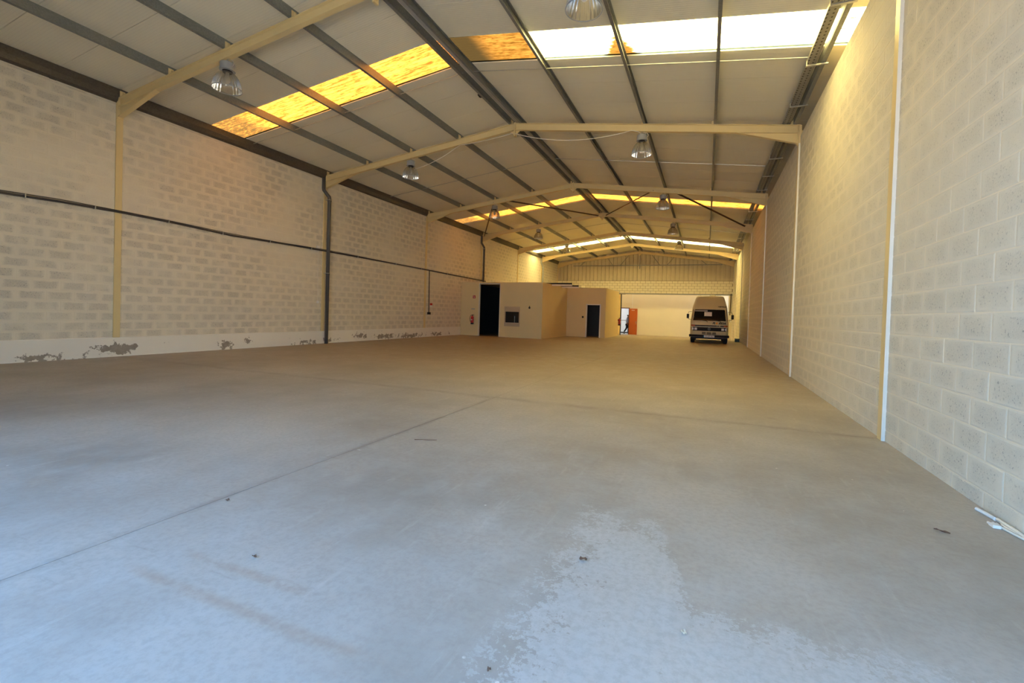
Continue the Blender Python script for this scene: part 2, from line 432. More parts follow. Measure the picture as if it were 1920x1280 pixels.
# ================================================================== SETTING
# ---- floor: slabs with open joints
def floor_z(y): return 0.0 if y < 29.6 else max(-0.30, -0.30*(y-29.6)/7.4)
floor = mount('floor')
xs = [XL-0.25, -2.87, 2.45]
ysl = [-1.1, 5.94, 17.62, 29.6, 37.0, 39.35]
J = 0.0025
for i in range(len(xs)-1):
    for j in range(len(ysl)-1):
        y0, y1 = ysl[j]+J, ysl[j+1]-J
        if j == 3: y0 -= J; y1 += J
        z0, z1 = floor_z(ysl[j]), floor_z(ysl[j+1])
        x0, x1 = xs[i]+J, xs[i+1]-J
        mb = MB()
        mb.v = [(x0,y0,-0.45),(x1,y0,-0.45),(x1,y1,-0.45),(x0,y1,-0.45),(x0,y0,z0),(x1,y0,z0),(x1,y1,z1),(x0,y1,z1)]
        mb.f = [(0,3,2,1),(4,5,6,7),(0,1,5,4),(1,2,6,5),(2,3,7,6),(3,0,4,7)]
        mb.build('slab', M['floor'], floor)
bx('joint_filler', M['rust'], floor, XL-0.25, 2.45, -1.1, 29.6, -0.40, -0.005)

# ---- block walls
def block_mesh(ly, lz, face):
    """chamfered block, face = +1 looks to +x, -1 to -x; origin in the middle of the back"""
    a, b, c, t0, t1 = ly/2, lz/2, 0.011, -0.02, 0.0025
    V = []
    cd = 0.0022
    for (yy, zz, xx) in ((-a,-b,t0),(a,-b,t0),(a,b,t0),(-a,b,t0),(-a,-b,t1-cd),(a,-b,t1-cd),(a,b,t1-cd),(-a,b,t1-cd),(-a+c,-b+c,t1),(a-c,-b+c,t1),(a-c,b-c,t1),(-a+c,b-c,t1)):
        V.append((xx*face, yy, zz))
    Fc = [(8,9,10,11)]
    for k in range(4):
        n = (k+1) % 4
        Fc += [(k,n,4+n,4+k),(4+k,4+n,8+n,8+k)]
    if face < 0: Fc = [tuple(reversed(f)) for f in Fc]
    return V, Fc
def add_uv(me, coords):
    uv = me.uv_layers.new(name='UVMap')
    for l in me.loops: uv.data[l.index].uv = coords[l.vertex_index]
mesh_cache = {}
def block_data(ly, lz, face, mat):
    key = (round(ly,3), round(lz,3), face, mat.name)
    if key not in mesh_cache:
        V, Fc = block_mesh(ly, lz, face)
        me = bpy.data.meshes.new('block'); me.from_pydata(V, [], Fc); add_uv(me, [(v[1], v[2]) for v in V]); me.materials.append(mat)
        mesh_cache[key] = me
    return mesh_cache[key]
def block_wall(parent, X, face, y0, y1, z0, z1, zref, yref, mat, ymin_vis, pl_=0.42, pz=0.2075, gap=0.008):
    cells = []
    r0 = math.floor((z0-zref)/pz)
    r = r0
    while zref+r*pz < z1-0.03:
        za, zb = max(z0, zref+r*pz), min(z1, zref+(r+1)*pz)
        off = yref + (pl_/2 if r % 2 else 0)
        k = math.floor((y0-off)/pl_)
        while off+k*pl_ < y1-0.03:
            ya, yb = max(y0, off+k*pl_), min(y1, off+(k+1)*pl_)
            if yb-ya > 0.05 and zb-za > 0.03: cells.append((ya, yb, za, zb))
            k += 1
        r += 1
    def area(c):
        q = [project((X, c[a], c[b])) for a, b in ((0,2),(1,2),(1,3),(0,3))]
        if any(p is None for p in q): return 0
        cx, cy = sum(p[0] for p in q)/4, sum(p[1] for p in q)/4
        if not (-10 < cx < 1930 and -10 < cy < 1290): return 0
        return abs(sum(q[i][0]*q[(i+1)%4][1]-q[(i+1)%4][0]*q[i][1] for i in range(4)))/2
    cells.sort(key=area, reverse=True)
    for ya, yb, za, zb in cells[:300]:
        me = block_data(yb-ya-gap, zb-za-gap, face, mat)
        o = bpy.data.objects.new('block', me); COL.objects.link(o); o.parent = parent
        o.location = (X + face*random.uniform(-0.0008, 0.0008), (ya+yb)/2, (za+zb)/2)
    V, Fc, UV = [], [], []
    for ya, yb, za, zb in cells[300:]:
        v, f = block_mesh(yb-ya-gap, zb-za-gap, face); b = len(V)
        j = face*random.uniform(-0.0008, 0.0008)
        V += [(X+j+q[0], (ya+yb)/2+q[1], (za+zb)/2+q[2]) for q in v]; UV += [(q[1], q[2]) for q in v]
        Fc += [tuple(b+i for i in g) for g in f]
    me = bpy.data.meshes.new('remaining_blocks'); me.from_pydata(V, [], Fc); add_uv(me, UV); me.materials.append(mat)
    o = bpy.data.objects.new('remaining_blocks', me); COL.objects.link(o); o.parent = parent; o['kind'] = 'stuff'

wl = mount('wall_left')
bx('mortar_core', M['mortar'], wl, XL-0.22, XL, -1.1, BACK_Y, -0.45, 5.63)
block_wall(wl, XL, 1, -1.0, 37.4, 0.435, 5.60, 0.585, 4.576, M['block'], 4.0)
pb = MB().prism_y([(XL-0.05,-0.42),(XL+0.022,-0.42),(XL+0.022,0.425),(XL+0.008,0.437),(XL-0.05,0.437)], -1.0, 37.4).build('baseboard_left', M['plinth'])
struct(pb)
wr = mount('wall_right')
bx('mortar_core', M['mortar'], wr, XR, XR+0.22, -1.1, BACK_Y, -0.45, 5.48)
block_wall(wr, XR, -1, -1.0, 37.4, -0.02, 5.47, 0.535, 4.67, M['block_r'], 0.0, 0.43)
bx('eave_light_stop', M['cladding'], wr, 2.36, 2.42, -1.1, BACK_Y, 4.9, 6.0)  # closure added with the soffit below to keep daylight out above the wall
bx('light_stop_soffit', M['cladding'], wr, 2.05, 2.36, -1.1, BACK_Y, 4.9, 4.95)

# ---- front wall with the open gate (behind the camera)
wf = mount('wall_front')
bx('gate_jamb', M['mortar'], wf, XL-0.22, GATE_X0, FRONT_Y-0.2, FRONT_Y, -0.45, 6.0)
bx('gate_jamb', M['mortar'], wf, GATE_X1, 2.42, FRONT_Y-0.2, FRONT_Y, -0.45, 6.0)
MB().prism_y([(XL-0.22,6.0),(GATE_X0,6.0),(GATE_X0,GATE_Z),(GATE_X1,GATE_Z),(GATE_X1,6.0),(2.42,6.0),(XA,roofz(XA)+0.05)], FRONT_Y-0.2, FRONT_Y).build('gate_lintel', M['cladding'], wf)

yard = MB().box(-40, 40, -45, FRONT_Y-0.2, -0.3, -0.03).build('ground_yard', M['yard']); struct(yard)

# ---- back gable: block band on a steel beam above the wide opening, cladding over it
wb = mount('wall_back')
BX0 = -6.62
bx('mortar_core', M['mortar_dark'], wb, XL-0.2, 2.4, BACK_Y, BACK_Y+0.2, 3.20, 4.22)
bx('side_core', M['mortar'], wb, XL-0.2, BX0-0.28, BACK_Y, BACK_Y+0.2, -0.45, 3.20)
def band_mesh(lx, lz):
    a, b, c = lx/2, lz/2, 0.006
    V = [(-a,0.02,-b),(a,0.02,-b),(a,0.02,b),(-a,0.02,b),(-a,-0.006,-b),(a,-0.006,-b),(a,-0.006,b),(-a,-0.006,b),(-a+c,-0.012,-b+c),(a-c,-0.012,-b+c),(a-c,-0.012,b-c),(-a+c,-0.012,b-c)]
    Fc = [(8,9,10,11)]
    for k in range(4):
        n = (k+1) % 4; Fc += [(k,n,4+n,4+k),(4+k,4+n,8+n,8+k)]
    return V, Fc
bandc = {}
for r in range(5):
    x = XL + (0.21 if r % 2 else 0) - 0.42
    while x < XR:
        x0, x1 = max(x, XL), min(x+0.42, XR)
        if x1-x0 > 0.08:
            k = round(x1-x0, 3)
            if k not in bandc:
                V, Fc = band_mesh(x1-x0-0.018, 0.188); me = bpy.data.meshes.new('block'); me.from_pydata(V, [], Fc); me.materials.append(M['render_w']); bandc[k] = me
            o = bpy.data.objects.new('block', bandc[k]); COL.objects.link(o); o.parent = wb
            o.location = ((x0+x1)/2, BACK_Y+random.uniform(-0.004,0.003), 3.20+0.204*(r+0.5))
        x += 0.42
# trapezoidal cladding sheets
CW = 1.0
x = XL-0.1
bx('cladding_backing', M['dark'], wb, XL-0.2, 2.4, BACK_Y+0.12, BACK_Y+0.16, 4.15, 7.0)
while x < 1.95:
    prof = []
    nrib = 3
    for k in range(nrib):
        xb = x + k*CW/nrib
        prof += [(xb, 0), (xb+0.20, 0), (xb+0.21, 0.012), (xb+0.22, 0), (xb+0.285, 0), (xb+0.292, 0.09), (xb+0.322, 0.09), (xb+0.329, 0)]
    bot = [(px, BACK_Y+0.02+d, 4.22) for px, d in prof]
    top = [(px, BACK_Y+0.02+d, roofz(px)+0.02) for px, d in prof]
    MB().loft([bot, top], close=False).build('cladding_sheet', M['cladding'], wb)
    x += CW
bx('band_flashing', M['rust'], wb, XL, XR, BACK_Y-0.015, BACK_Y+0.01, 4.205, 4.225)

# opening lintel beam and post
lint = MB().box(BX0-0.3, 2.3, BACK_Y-0.06, BACK_Y+0.2, 3.12, 3.20).build('trim_1', M['galv']); struct(lint)
post = thing('steel_post', 'tall pale steel post standing at the edge of the wide rear opening', 'post', (BX0-0.12, BACK_Y-0.1, -0.31))
bx('flange', M['render'], post, BX0-0.25, BX0-0.09, BACK_Y-0.16, BACK_Y-0.14, -0.31, 3.10)
bx('web', M['dark'], post, BX0-0.085, BX0-0.02, BACK_Y-0.15, BACK_Y+0.02, -0.31, 3.10)
bx('flange', M['render'], post, BX0-0.25, BX0-0.02, BACK_Y+0.0, BACK_Y+0.02, -0.31, 3.10)
bx('head_plate', M['rust'], post, BX0-0.32, BX0+0.28, BACK_Y-0.17, BACK_Y-0.001, 3.095, 3.122)

# ---- lean-to behind the opening
wlt = mount('wall_lean_to')
DX0, DX1, DZ = -7.15, -6.27, 2.0
bx('wall_panel', M['render_w'], wlt, -9.2, DX0, LEAN_Y, LEAN_Y+0.12, -0.45, 4.9)
bx('wall_panel', M['render_w'], wlt, DX1, 2.9, LEAN_Y, LEAN_Y+0.12, -0.45, 4.9)
bx('wall_panel', M['render_w'], wlt, DX0, DX1, LEAN_Y, LEAN_Y+0.12, DZ, 4.9)
bx('wall_panel', M['render_w'], wlt, 2.45, 2.6, BACK_Y+0.2, LEAN_Y, -0.45, 4.9)
bx('wall_panel', M['render_w'], wlt, -9.2, -9.05, BACK_Y+0.2, LEAN_Y, -0.45, 4.9)
bx('cover_strip', M['trimw'], wlt, -6.05, -5.99, LEAN_Y-0.02, LEAN_Y, DZ+0.05, 4.6)
clt = mount('ceiling_lean_to')
for k in range(12):
    MB().box(-9.1+k*0.98, -9.1+k*0.98+0.97, BACK_Y+0.2, LEAN_Y+0.05, 4.6, 4.615).build('skylight_sheet', M['sheet_milky'], clt)
# doorway, leaf folded back on the wall
d1 = mount('door_1', (DX1, LEAN_Y, -0.30))
bx('door_frame', M['darkwood'], d1, DX1-0.05, DX1+0.03, LEAN_Y-0.03, LEAN_Y+0.13, -0.30, DZ+0.03)
bx('door_frame', M['darkwood'], d1, DX0-0.03, DX0+0.05, LEAN_Y-0.03, LEAN_Y+0.13, -0.30, DZ+0.03)
bx('door_frame', M['darkwood'], d1, DX0-0.03, DX1+0.03, LEAN_Y-0.03, LEAN_Y+0.13, DZ-0.04, DZ+0.03)
leaf = bx('door_leaf', M['orange'], d1, DX1+0.01, DX1+0.70, LEAN_Y-0.10, LEAN_Y-0.055, -0.29, DZ-0.04)
bx('hinge', M['chrome'], leaf, DX1-0.01, DX1+0.02, LEAN_Y-0.09, LEAN_Y-0.03, 0.2, 0.3)
bx('hinge', M['chrome'], leaf, DX1-0.01, DX1+0.02, LEAN_Y-0.09, LEAN_Y-0.03, 1.5, 1.6)
MB().box(DX1+0.60, DX1+0.64, LEAN_Y-0.11, LEAN_Y-0.10, 0.62, 0.86).tube([(DX1+0.62,LEAN_Y-0.10,0.78),(DX1+0.62,LEAN_Y-0.15,0.78),(DX1+0.52,LEAN_Y-0.15,0.78)], 0.010, 6).build('door_handle', M['chrome'], leaf)
for k in range(3): bx('door_sign', M['white'], leaf, DX1+0.22+k*0.09, DX1+0.26+k*0.09, LEAN_Y-0.104, LEAN_Y-0.10, DZ-0.22, DZ-0.16)

# little white room beyond the doorway
wr2 = mount('wall_side_room')
RY1 = 42.4
bx('wall_panel', M['bwall'], wr2, -10.2, -4.2, RY1, RY1+0.1, -0.45, 2.6)
bx('wall_panel', M['bwall'], wr2, -10.3, -10.2, LEAN_Y+0.12, RY1, -0.45, 2.6)
bx('wall_panel', M['bwall'], wr2, -4.2, -4.1, LEAN_Y+0.12, RY1, -0.45, 2.6)
bx('dado_rail', M['pipe_light'], wr2, -10.2, -4.2, RY1-0.03, RY1, 0.86, 0.93)
bx('skirting', M['dark'], wr2, -10.2, -4.2, RY1-0.03, RY1, -0.31, -0.19)
struct(MB().box(-10.3, -4.1, LEAN_Y+0.1, RY1+0.1, -0.5, -0.302).build('floor_side_room', M['gfloor']))
struct(MB().box(-10.3, -4.1, LEAN_Y+0.12, RY1+0.1, 2.6, 2.7).build('ceiling_side_room', M['bwall']))
lp = thing('added_fill_light', 'added unseen cool white fill light in the small room behind the orange door', 'lamp', (-7.3, 40.9, 2.53))  # unseen lamp added to brighten the room beyond the doorway
bx('fill_light_housing', M['white'], lp, -8.3, -6.3, 40.7, 41.1, 2.555, 2.605)
et = NT('cool_fill_glow'); em = et.n('Emission'); em.inputs[0].default_value = (0.75,0.86,1.0,1); em.inputs[1].default_value = 2.6
bx('fill_light_panel', et.done(em.outputs[0]), lp, -8.25, -6.35, 40.73, 41.07, 2.54, 2.556)

# ---- roof: panels, translucent sheets
ceil_ = mount('ceiling')
SKY = [(7.83, 8.80), (19.89, 20.87), (30.95, 31.98)]
seams = []
y = 7.83
while y > -1.2: y -= 0.97; seams.append(y)
seams = sorted(seams)
seams[0] = -1.2
def fill(a, b):
    n = max(1, round((b-a)/1.005)); return [a+(b-a)*k/n for k in range(n)]
pan = [(seams[i], seams[i+1]) for i in range(len(seams)-1)] + [(seams[-1], 7.83)]
for a, b in ((8.80, 19.89), (20.87, 30.95), (31.98, BACK_Y+0.3)):
    f = fill(a, b)+[b]; pan += [(f[i], f[i+1]) for i in range(len(f)-1)]
EL, ER = XL-0.30, 2.42
def slope_box(mb, xa, xb, y0, y1, dz0, dz1):
    b = len(mb.v)
    for yy in (y0, y1):
        mb.v += [(xa,yy,roofz(xa)+dz0),(xb,yy,roofz(xb)+dz0),(xb,yy,roofz(xb)+dz1),(xa,yy,roofz(xa)+dz1)]
    mb.f += [tuple(b+i for i in q) for q in ((0,1,2,3),(4,7,6,5),(0,4,5,1),(1,5,6,2),(2,6,7,3),(3,7,4,0))]
    return mb
for a, b in pan:
    for x0, x1 in ((EL, XA), (XA, ER)):
        slope_box(MB(), x0, x1, a+0.004, b-0.004, 0, 0.05).build('roof_panel', M['panel'], ceil_)
for a, b in ((-1.2, 7.83), (8.80, 19.89), (20.87, 30.95), (31.98, BACK_Y+0.3)):
    mb = MB(); slope_box(mb, EL, XA, a-0.0, b+0.0, 0.055, 0.09); slope_box(mb, XA, ER, a, b, 0.055, 0.09)
    mb.build('light_leak_cover', M['deck'], ceil_)  # unseen opaque sheet added to stop daylight leaking between the panels
for i, (a, b) in enumerate(SKY):
    for side in (0, 1):
        x0, x1 = ((EL, XA-0.03), (XA+0.03, ER))[side]
        mt = (M['sheet_amber'], M['sheet_stained'])[side] if i == 0 else (M['sheet_amber'] if i == 1 else M['sheet_clean'])
        rows = []
        n = 96
        for k in range(n+1):
            yy = a-0.03 + (b-a+0.06)*k/n
            dz = 0.035+0.012*math.sin(2*PI*k/8)
            rows.append([(x0, yy, roofz(x0)+dz), ((x0+x1)/2, yy, roofz((x0+x1)/2)+dz), (x1, yy, roofz(x1)+dz)])
        MB().loft(rows, close=False).build('skylight_sheet', mt, ceil_, smooth=True)
MB().prism_y([(XA-0.10,roofz(XA-0.1)-0.006),(XA,roofz(XA)-0.006),(XA+0.10,roofz(XA+0.1)-0.006),(XA+0.10,roofz(XA+0.1)+0.10),(XA,roofz(XA)+0.11),(XA-0.10,roofz(XA-0.1)+0.10)], -1.2, BACK_Y+0.3).build('ridge_cap', M['deck'], ceil_)

# ================================================================== STEEL FRAMES
def ibeam_ring(x, ztop, depth, y, w=0.05, tf=0.012, tw=0.005):
    zb = ztop-depth
    return [(x,y-w,ztop),(x,y+w,ztop),(x,y+w,ztop-tf),(x,y+tw,ztop-tf),(x,y+tw,zb+tf),(x,y+w,zb+tf),(x,y+w,zb),(x,y-w,zb),(x,y-w,zb+tf),(x,y-tw,zb+tf),(x,y-tw,ztop-tf),(x,y-w,ztop-tf)]
PUR_L = [-10.55, -8.84, -7.11, -5.40]
PUR_R = [-5.08, -3.34, -1.65, 0.03, 1.72]
frame_lbl = ['cream steel portal frame farthest from the ribbed rear gable',
             'cream steel portal frame with a white cable looping from its ridge plate',
             'cream steel portal frame just before the diagonal roof bracing',
             'cream steel portal frame at the far end of the diagonal roof bracing',
             'cream steel portal frame just before the rearmost bright skylights',
             'brightly lit cream portal frame just behind the rearmost skylights',
             'cream steel portal frame standing against the ribbed rear gable']
DEP = 0.19
for i, y in enumerate(FY):
    fr = thing('portal_frame', frame_lbl[i], 'steel frame', (XA, y, 0), 'portal frames carrying the roof')
    for sgn, X in ((-1, XL), (1, XR)):
        MB().loft([ibeam_ring(X, raf(X), DEP, y), ibeam_ring(XA+sgn*0.008, raf(XA), DEP, y)]).build('rafter', M['steel'], fr)
        xi = X - sgn*1.32
        zb0, zb1 = 5.29, raf(xi)-DEP+0.002
        hb = MB()
        hb.loft([[(X,y-0.005,raf(X)-DEP),(X,y+0.005,raf(X)-DEP),(X,y+0.005,zb0),(X,y-0.005,zb0)],[(xi,y-0.005,zb1+0.004),(xi,y+0.005,zb1+0.004),(xi,y+0.005,zb1),(xi,y-0.005,zb1)]])
        hb.loft([[(X,y-0.05,zb0+0.012),(X,y+0.05,zb0+0.012),(X,y+0.05,zb0),(X,y-0.05,zb0)],[(xi,y-0.05,zb1+0.002),(xi,y+0.05,zb1+0.002),(xi,y+0.05,zb1-0.010),(xi,y-0.05,zb1-0.010)]])
        hb.build('haunch', M['steel'], fr)
        zc = 0.43 if sgn < 0 else (floor_z(y)-0.01)
        xw = X - sgn*0.035
        c = MB().box(min(xw, X+sgn*0.02), max(xw, X+sgn*0.02), y-0.06, y+0.06, zc, 5.70)
        c.box(min(X, X+sgn*0.15), max(X, X+sgn*0.15), y-0.005, y+0.005, zc, 5.60)
        co = c.build('column', M['steel'], fr)
        if sgn > 0: bx('white_filler_strip', M['trimw'], co, XR-0.036, XR+0.01, y-0.068, y-0.0595, zc, 5.30)
        ep = X - sgn*0.042
        po_ = bx('end_plate', M['steel'], fr, min(ep, ep-sgn*0.014), max(ep, ep-sgn*0.014), y-0.055, y+0.055, zb0-0.02, raf(X)+0.002)
        nb = MB()
        for zz in (zb0+0.04, zb0+0.2, raf(X)-0.16, raf(X)-0.05):
            nb.lathe([(0.013,0),(0.013,0.014)] if sgn < 0 else [(0.013,-0.014),(0.013,0)], 6, (ep-sgn*0.014, y-0.032, zz), 'X')
        nb.build('bolts', M['steel'], po_)['kind'] = 'stuff'
    ap = MB().box(XA-0.022, XA-0.008+0.016, y-0.055, y+0.055, raf(XA)-0.37, raf(XA)+0.02).box(XA+0.008, XA+0.022, y-0.055, y+0.055, raf(XA)-0.37, raf(XA)+0.02).build('apex_plate', M['steel'], fr)
    for sgn in (-1, 1):
        MB().loft([[(XA+sgn*0.02,y-0.006,raf(XA)-DEP-0.01),(XA+sgn*0.02,y-0.006,raf(XA)-DEP-0.14),(XA+sgn*0.15,y-0.006,raf(XA)-DEP-0.03)],[(XA+sgn*0.02,y+0.006,raf(XA)-DEP-0.01),(XA+sgn*0.02,y+0.006,raf(XA)-DEP-0.14),(XA+sgn*0.15,y+0.006,raf(XA)-DEP-0.03)]]).build('apex_gusset', M['steel'], fr)
    nb = MB()
    for sgn in (-1, 1):
        for zz in (0.03, 0.12, 0.31): nb.lathe([(0.012,-0.012),(0.012,0.0)] if sgn < 0 else [(0.012,0),(0.012,0.012)], 6, (XA+sgn*0.022, y-0.032, raf(XA)-zz), 'X')
    nb.build('bolts', M['steel'], ap)['kind'] = 'stuff'
    for px in [XL+0.085]+PUR_L+PUR_R[1:]:
        s_ = -1 if px < XA else 1
        cw = 0.0355 if px == PUR_R[4] else 0.0305
        pa, pb, pc = px-s_*cw, px-s_*(cw+0.008), px-s_*(cw+0.048)
        MB().box(min(pa,pb), max(pa,pb), y-0.05, y+0.05, raf(px)-0.004, raf(px)+0.13).box(min(pb,pc), max(pb,pc), y-0.004, y+0.004, raf(px)-0.006, raf(px)+0.10).build('purlin_cleat', M['steel'], fr)

# ================================================================== PURLINS, EAVES
def cprof(x, open_side, w=0.06, t=0.004, lip=0.016, drop=0.0):
    s = open_side
    xw, xo = x - s*w/2, x + s*w/2
    zb = lambda q: raf(q)-0.0005          # seated on the sloping rafter
    zt = lambda q: roofz(q)+0.0005        # and against the sloping panels
    xi, xj = xo-s*t, xw+s*t
    return [(xw,zb(xw)),(xo,zb(xo)),(xo,zb(xo)+lip),(xi,zb(xi)+lip),(xi,zb(xi)+t),(xj,zb(xj)+t),(xj,zt(xj)-t),(xi,zt(xi)-t),(xi,zt(xi)-lip),(xo,zt(xo)-lip),(xo,zt(xo)),(xw,zt(xw))]
NTH = ['lowest', 'middle', 'upper', 'ridge']
for k, x in enumerate(PUR_L):
    tag(MB().prism_y(cprof(x, -1), FRONT_Y+0.002, BACK_Y).build('purlin', M['galv'], off=(x, 0, raf(x))),
        'long %s galvanised purlin on the roof slope over the plinthed wall' % NTH[k], 'purlin', 'purlins')
for k, x in enumerate(PUR_R[:4]):
    tag(MB().prism_y(cprof(x, 1), FRONT_Y+0.002, BACK_Y).build('purlin', M['galv'], off=(x, 0, raf(x))),
        'long %s galvanised purlin on the roof slope over the wall without plinth' % NTH[3-k], 'purlin', 'purlins')
x = PUR_R[4]
tag(MB().prism_y(cprof(x, 1, 0.07), FRONT_Y+0.002, BACK_Y).build('eave_purlin', M['galv'], off=(x, 0, raf(x))), 'galvanised eave purlin running beside the perforated cable tray', 'purlin')
# dark folded eave channel along the plinthed wall
gut = thing('eave_gutter', 'dark folded metal gutter running along the top of the plinthed wall', 'gutter', (XL, 0, 5.62))
gp = [(XL-0.12,5.629),(XL+0.004,5.629),(XL+0.02,5.615),(XL+0.075,5.66),(XL+0.105,5.76),(XL+0.115,5.900),(XL-0.12,5.874)]
gover = [(XL-0.12,5.737),(XL+0.104,5.737),(XL+0.115,5.900),(XL-0.12,5.874)]      # shallow trough lying over a rafter end
cuts = [FRONT_Y+0.002, 4.83, 11.9, 18.2, 24.9, 31.2, BACK_Y]
for k in range(len(cuts)-1):
    gb = MB(); ya_ = cuts[k]
    for fy in FY:
        if cuts[k] < fy < cuts[k+1]:
            gb.prism_y(gp, ya_, fy-0.0595); gb.prism_y(gover, fy-0.062, fy+0.062); ya_ = fy+0.0595
    gb.prism_y(gp, ya_, cuts[k+1]-0.002)
    gb.build('gutter_length', M['galv_dark'], gut)
    if k:
        g2 = [(XL+0.02,5.609),(XL+0.079,5.655),(XL+0.110,5.758),(XL+0.120,5.895),(XL+0.10,5.895),(XL+0.02,5.63)]
        MB().prism_y(g2, cuts[k]-0.05, cuts[k]+0.05).build('joint_sleeve', M['galv_dark'], gut)
# perforated tray along the other eave
def make_perf():
    t = NT('perforated_zinc'); p = t.pos(); s = t.sep(p)
    a = t.math('SINE', t.math('MULTIPLY', s[1], 2*PI/0.09)); b = t.math('SINE', t.math('MULTIPLY', t.math('SUBTRACT', s[0], 1.475), 2*PI/0.075))
    h = t.step(t.math('ADD', a, b), 1.25, 1.4)
    c = t.mix(t.noise(p, 5, 3), (0.22,0.215,0.20), (0.33,0.325,0.30)); c = t.mix(h, c, (0.03,0.028,0.025))
    return t.done(t.bsdf(c, 0.45, 0.5))
M['perf'] = make_perf()
ty = raf(1.475)+0.004
tray = thing('cable_tray', 'perforated zinc cable tray running along the eave over the wall without plinth', 'cable tray', (1.55, 0, ty))
MB().prism_y([(1.475,ty),(1.625,ty),(1.625,ty+0.06),(1.621,ty+0.06),(1.621,ty+0.004),(1.479,ty+0.004),(1.479,ty+0.06),(1.475,ty+0.06)], FRONT_Y+0.002, BACK_Y).build('tray_channel', M['perf'], tray)
yb = 0.9
while yb < 37:
    if min(abs(yb-f) for f in FY) > 0.3:
        zb_ = raf(1.79)-0.004; MB().box(1.46, 1.79, yb-0.02, yb+0.02, zb_-0.018, zb_).box(1.46, 1.475, yb-0.02, yb+0.02, zb_, ty+0.03).build('tray_bracket', M['galv_light'], tray)
    yb += 1.62
# sag rods between purlins
def rod(y, x0, x1, label):
    mb = MB(); a = [x0, x1]
    mb.cyl((x0, y, raf(x0)+0.055), (x1, y, raf(x1)+0.055), 0.009, n=6)
    tag(mb.build('sag_rod', M['galv_light'], off=(x0, y, raf(x0))), label, 'steel rod', 'sag rods between the purlins')
for y, nm in ((8.92, 'just behind the stained brown skylight'), (14.78, 'in the bay before the braces'), (25.8, 'in the bay behind the braces')):
    rod(y, -12.1, XA-0.1, 'thin sag rod on the gutter side slope, '+nm)
    rod(y, XA+0.1, 1.6, 'thin sag rod on the tray side slope, '+nm)
# diagonal bracing between frames 3 and 4
def brace(p0, p1, label):
    d = Vector(p1)-Vector(p0); n = d.cross(Vector((0,0,1))).normalized()*0.028
    mb = MB().loft([[Vector(p)+n+Vector((0,0,0.006)), Vector(p)-n+Vector((0,0,0.006)), Vector(p)-n-Vector((0,0,0.04)), Vector(p)-n*0.7-Vector((0,0,0.04)), Vector(p)-n*0.7, Vector(p)+n] for p in (p0, p1)])
    tag(mb.build('roof_brace', M['rust'], off=p0), label, 'brace', 'diagonal roof braces')
rb = lambda x: raf(x)-0.10
brace((-8.30, FY[2], rb(-8.3)), (-5.45, FY[3], rb(-5.45)), 'dark diagonal roof brace rising to the ridge on the plinthed wall side')
brace((-8.85, FY[2], rb(-8.85)), (-12.15, FY[3], rb(-12.15)), 'dark diagonal roof brace running down to the gutter')
brace((-2.05, FY[2], rb(-2.05)), (-5.05, FY[3], rb(-5.05)), 'dark diagonal roof brace rising to the ridge on the cable tray side')
brace((-1.30, FY[2], rb(-1.3)), (1.55, FY[3], rb(1.55)), 'dark diagonal roof brace running down to the cable tray')
# light truss in front of the gable cladding
ty_ = FY[6]+0.085
tr = thing('gable_truss', 'thin steel truss in front of the ribbed rear gable', 'truss', (XA, ty_, 5.48))
MB().box(-10.9, 1.0, ty_-0.03, ty_+0.03, 5.46, 5.52).build('bottom_chord', M['galv'], tr)
for (xa, za, xb_, zb_) in ((-10.30,5.5,-9.85,5.88),(-7.47,5.5,-7.92,6.10),(-6.85,5.5,-6.20,6.30),(-3.67,5.5,-4.29,6.30),(-3.09,5.5,-2.60,6.10),(-0.13,5.5,-0.55,5.85)):
    MB().cyl((xa,ty_,za),(xb_,ty_,zb_),0.022,n=6).build('diagonal', M['galv'], tr)
bx('king_post', M['galv'], tr, XA-0.03, XA+0.03, ty_-0.03, ty_+0.03, 5.2, 6.5)

# ================================================================== LAMPS
def make_lamp():
    t = thing('high_bay_lamp', '', 'lamp', (0,0,0), 'high bay lamps under the frames')
    hk = MB().tube([(0.0,0,0.0),(0.02,0,-0.02),(0.0,0,-0.045),(-0.02,0,-0.02),(0.0,0,0.0)], 0.006, 6); hk.cyl((0,0,-0.04),(0,0,-0.075),0.012,n=8)
    hk.build('hook', M['galv_light'], t)
    MB().lathe([(0.0,-0.068),(0.085,-0.07),(0.122,-0.09),(0.128,-0.11),(0.128,-0.215),(0.135,-0.222),(0.135,-0.235),(0.11,-0.237),(0.0,-0.237)], 24).build('ballast_housing', M['lamp_grey'], t, smooth=False)
    MB().lathe([(0.085,-0.237),(0.08,-0.27)], 20).build('lamp_neck', M['black'], t)
    prof = [(0.085,-0.262),(0.125,-0.285),(0.165,-0.325),(0.195,-0.375),(0.218,-0.435),(0.235,-0.50),(0.243,-0.555),(0.250,-0.585)]
    be = MB().lathe(prof, 96, flute=0.022, nf=24, cap=False).build('reflector_bell', M['bell'], t, smooth=True)
    MB().lathe([(0.246,-0.578),(0.256,-0.580),(0.256,-0.590),(0.246,-0.592),(0.246,-0.578)], 32, cap=False).build('rim', M['lamp_grey'], be)
    MB().lathe([(0.0,-0.268),(0.03,-0.27),(0.032,-0.33),(0.05,-0.38),(0.05,-0.44),(0.02,-0.475),(0.0,-0.48)], 16).build('bulb', M['white'], t, smooth=True)
    MB().tube([(0.03,0,-0.0),(0.07,0,-0.03),(0.135,0,-0.06),(0.165,0,-0.11),(0.15,0,-0.15),(0.115,0,-0.165)], 0.006, 6).build('flex', M['white_cable'], t)
    return t
lamp = make_lamp()
side_l = 'clear ribbed bell lamp on the gutter side, under the %s frame from the rear gable'
side_r = 'clear ribbed bell lamp on the tray side, under the %s frame from the rear gable'
first = True
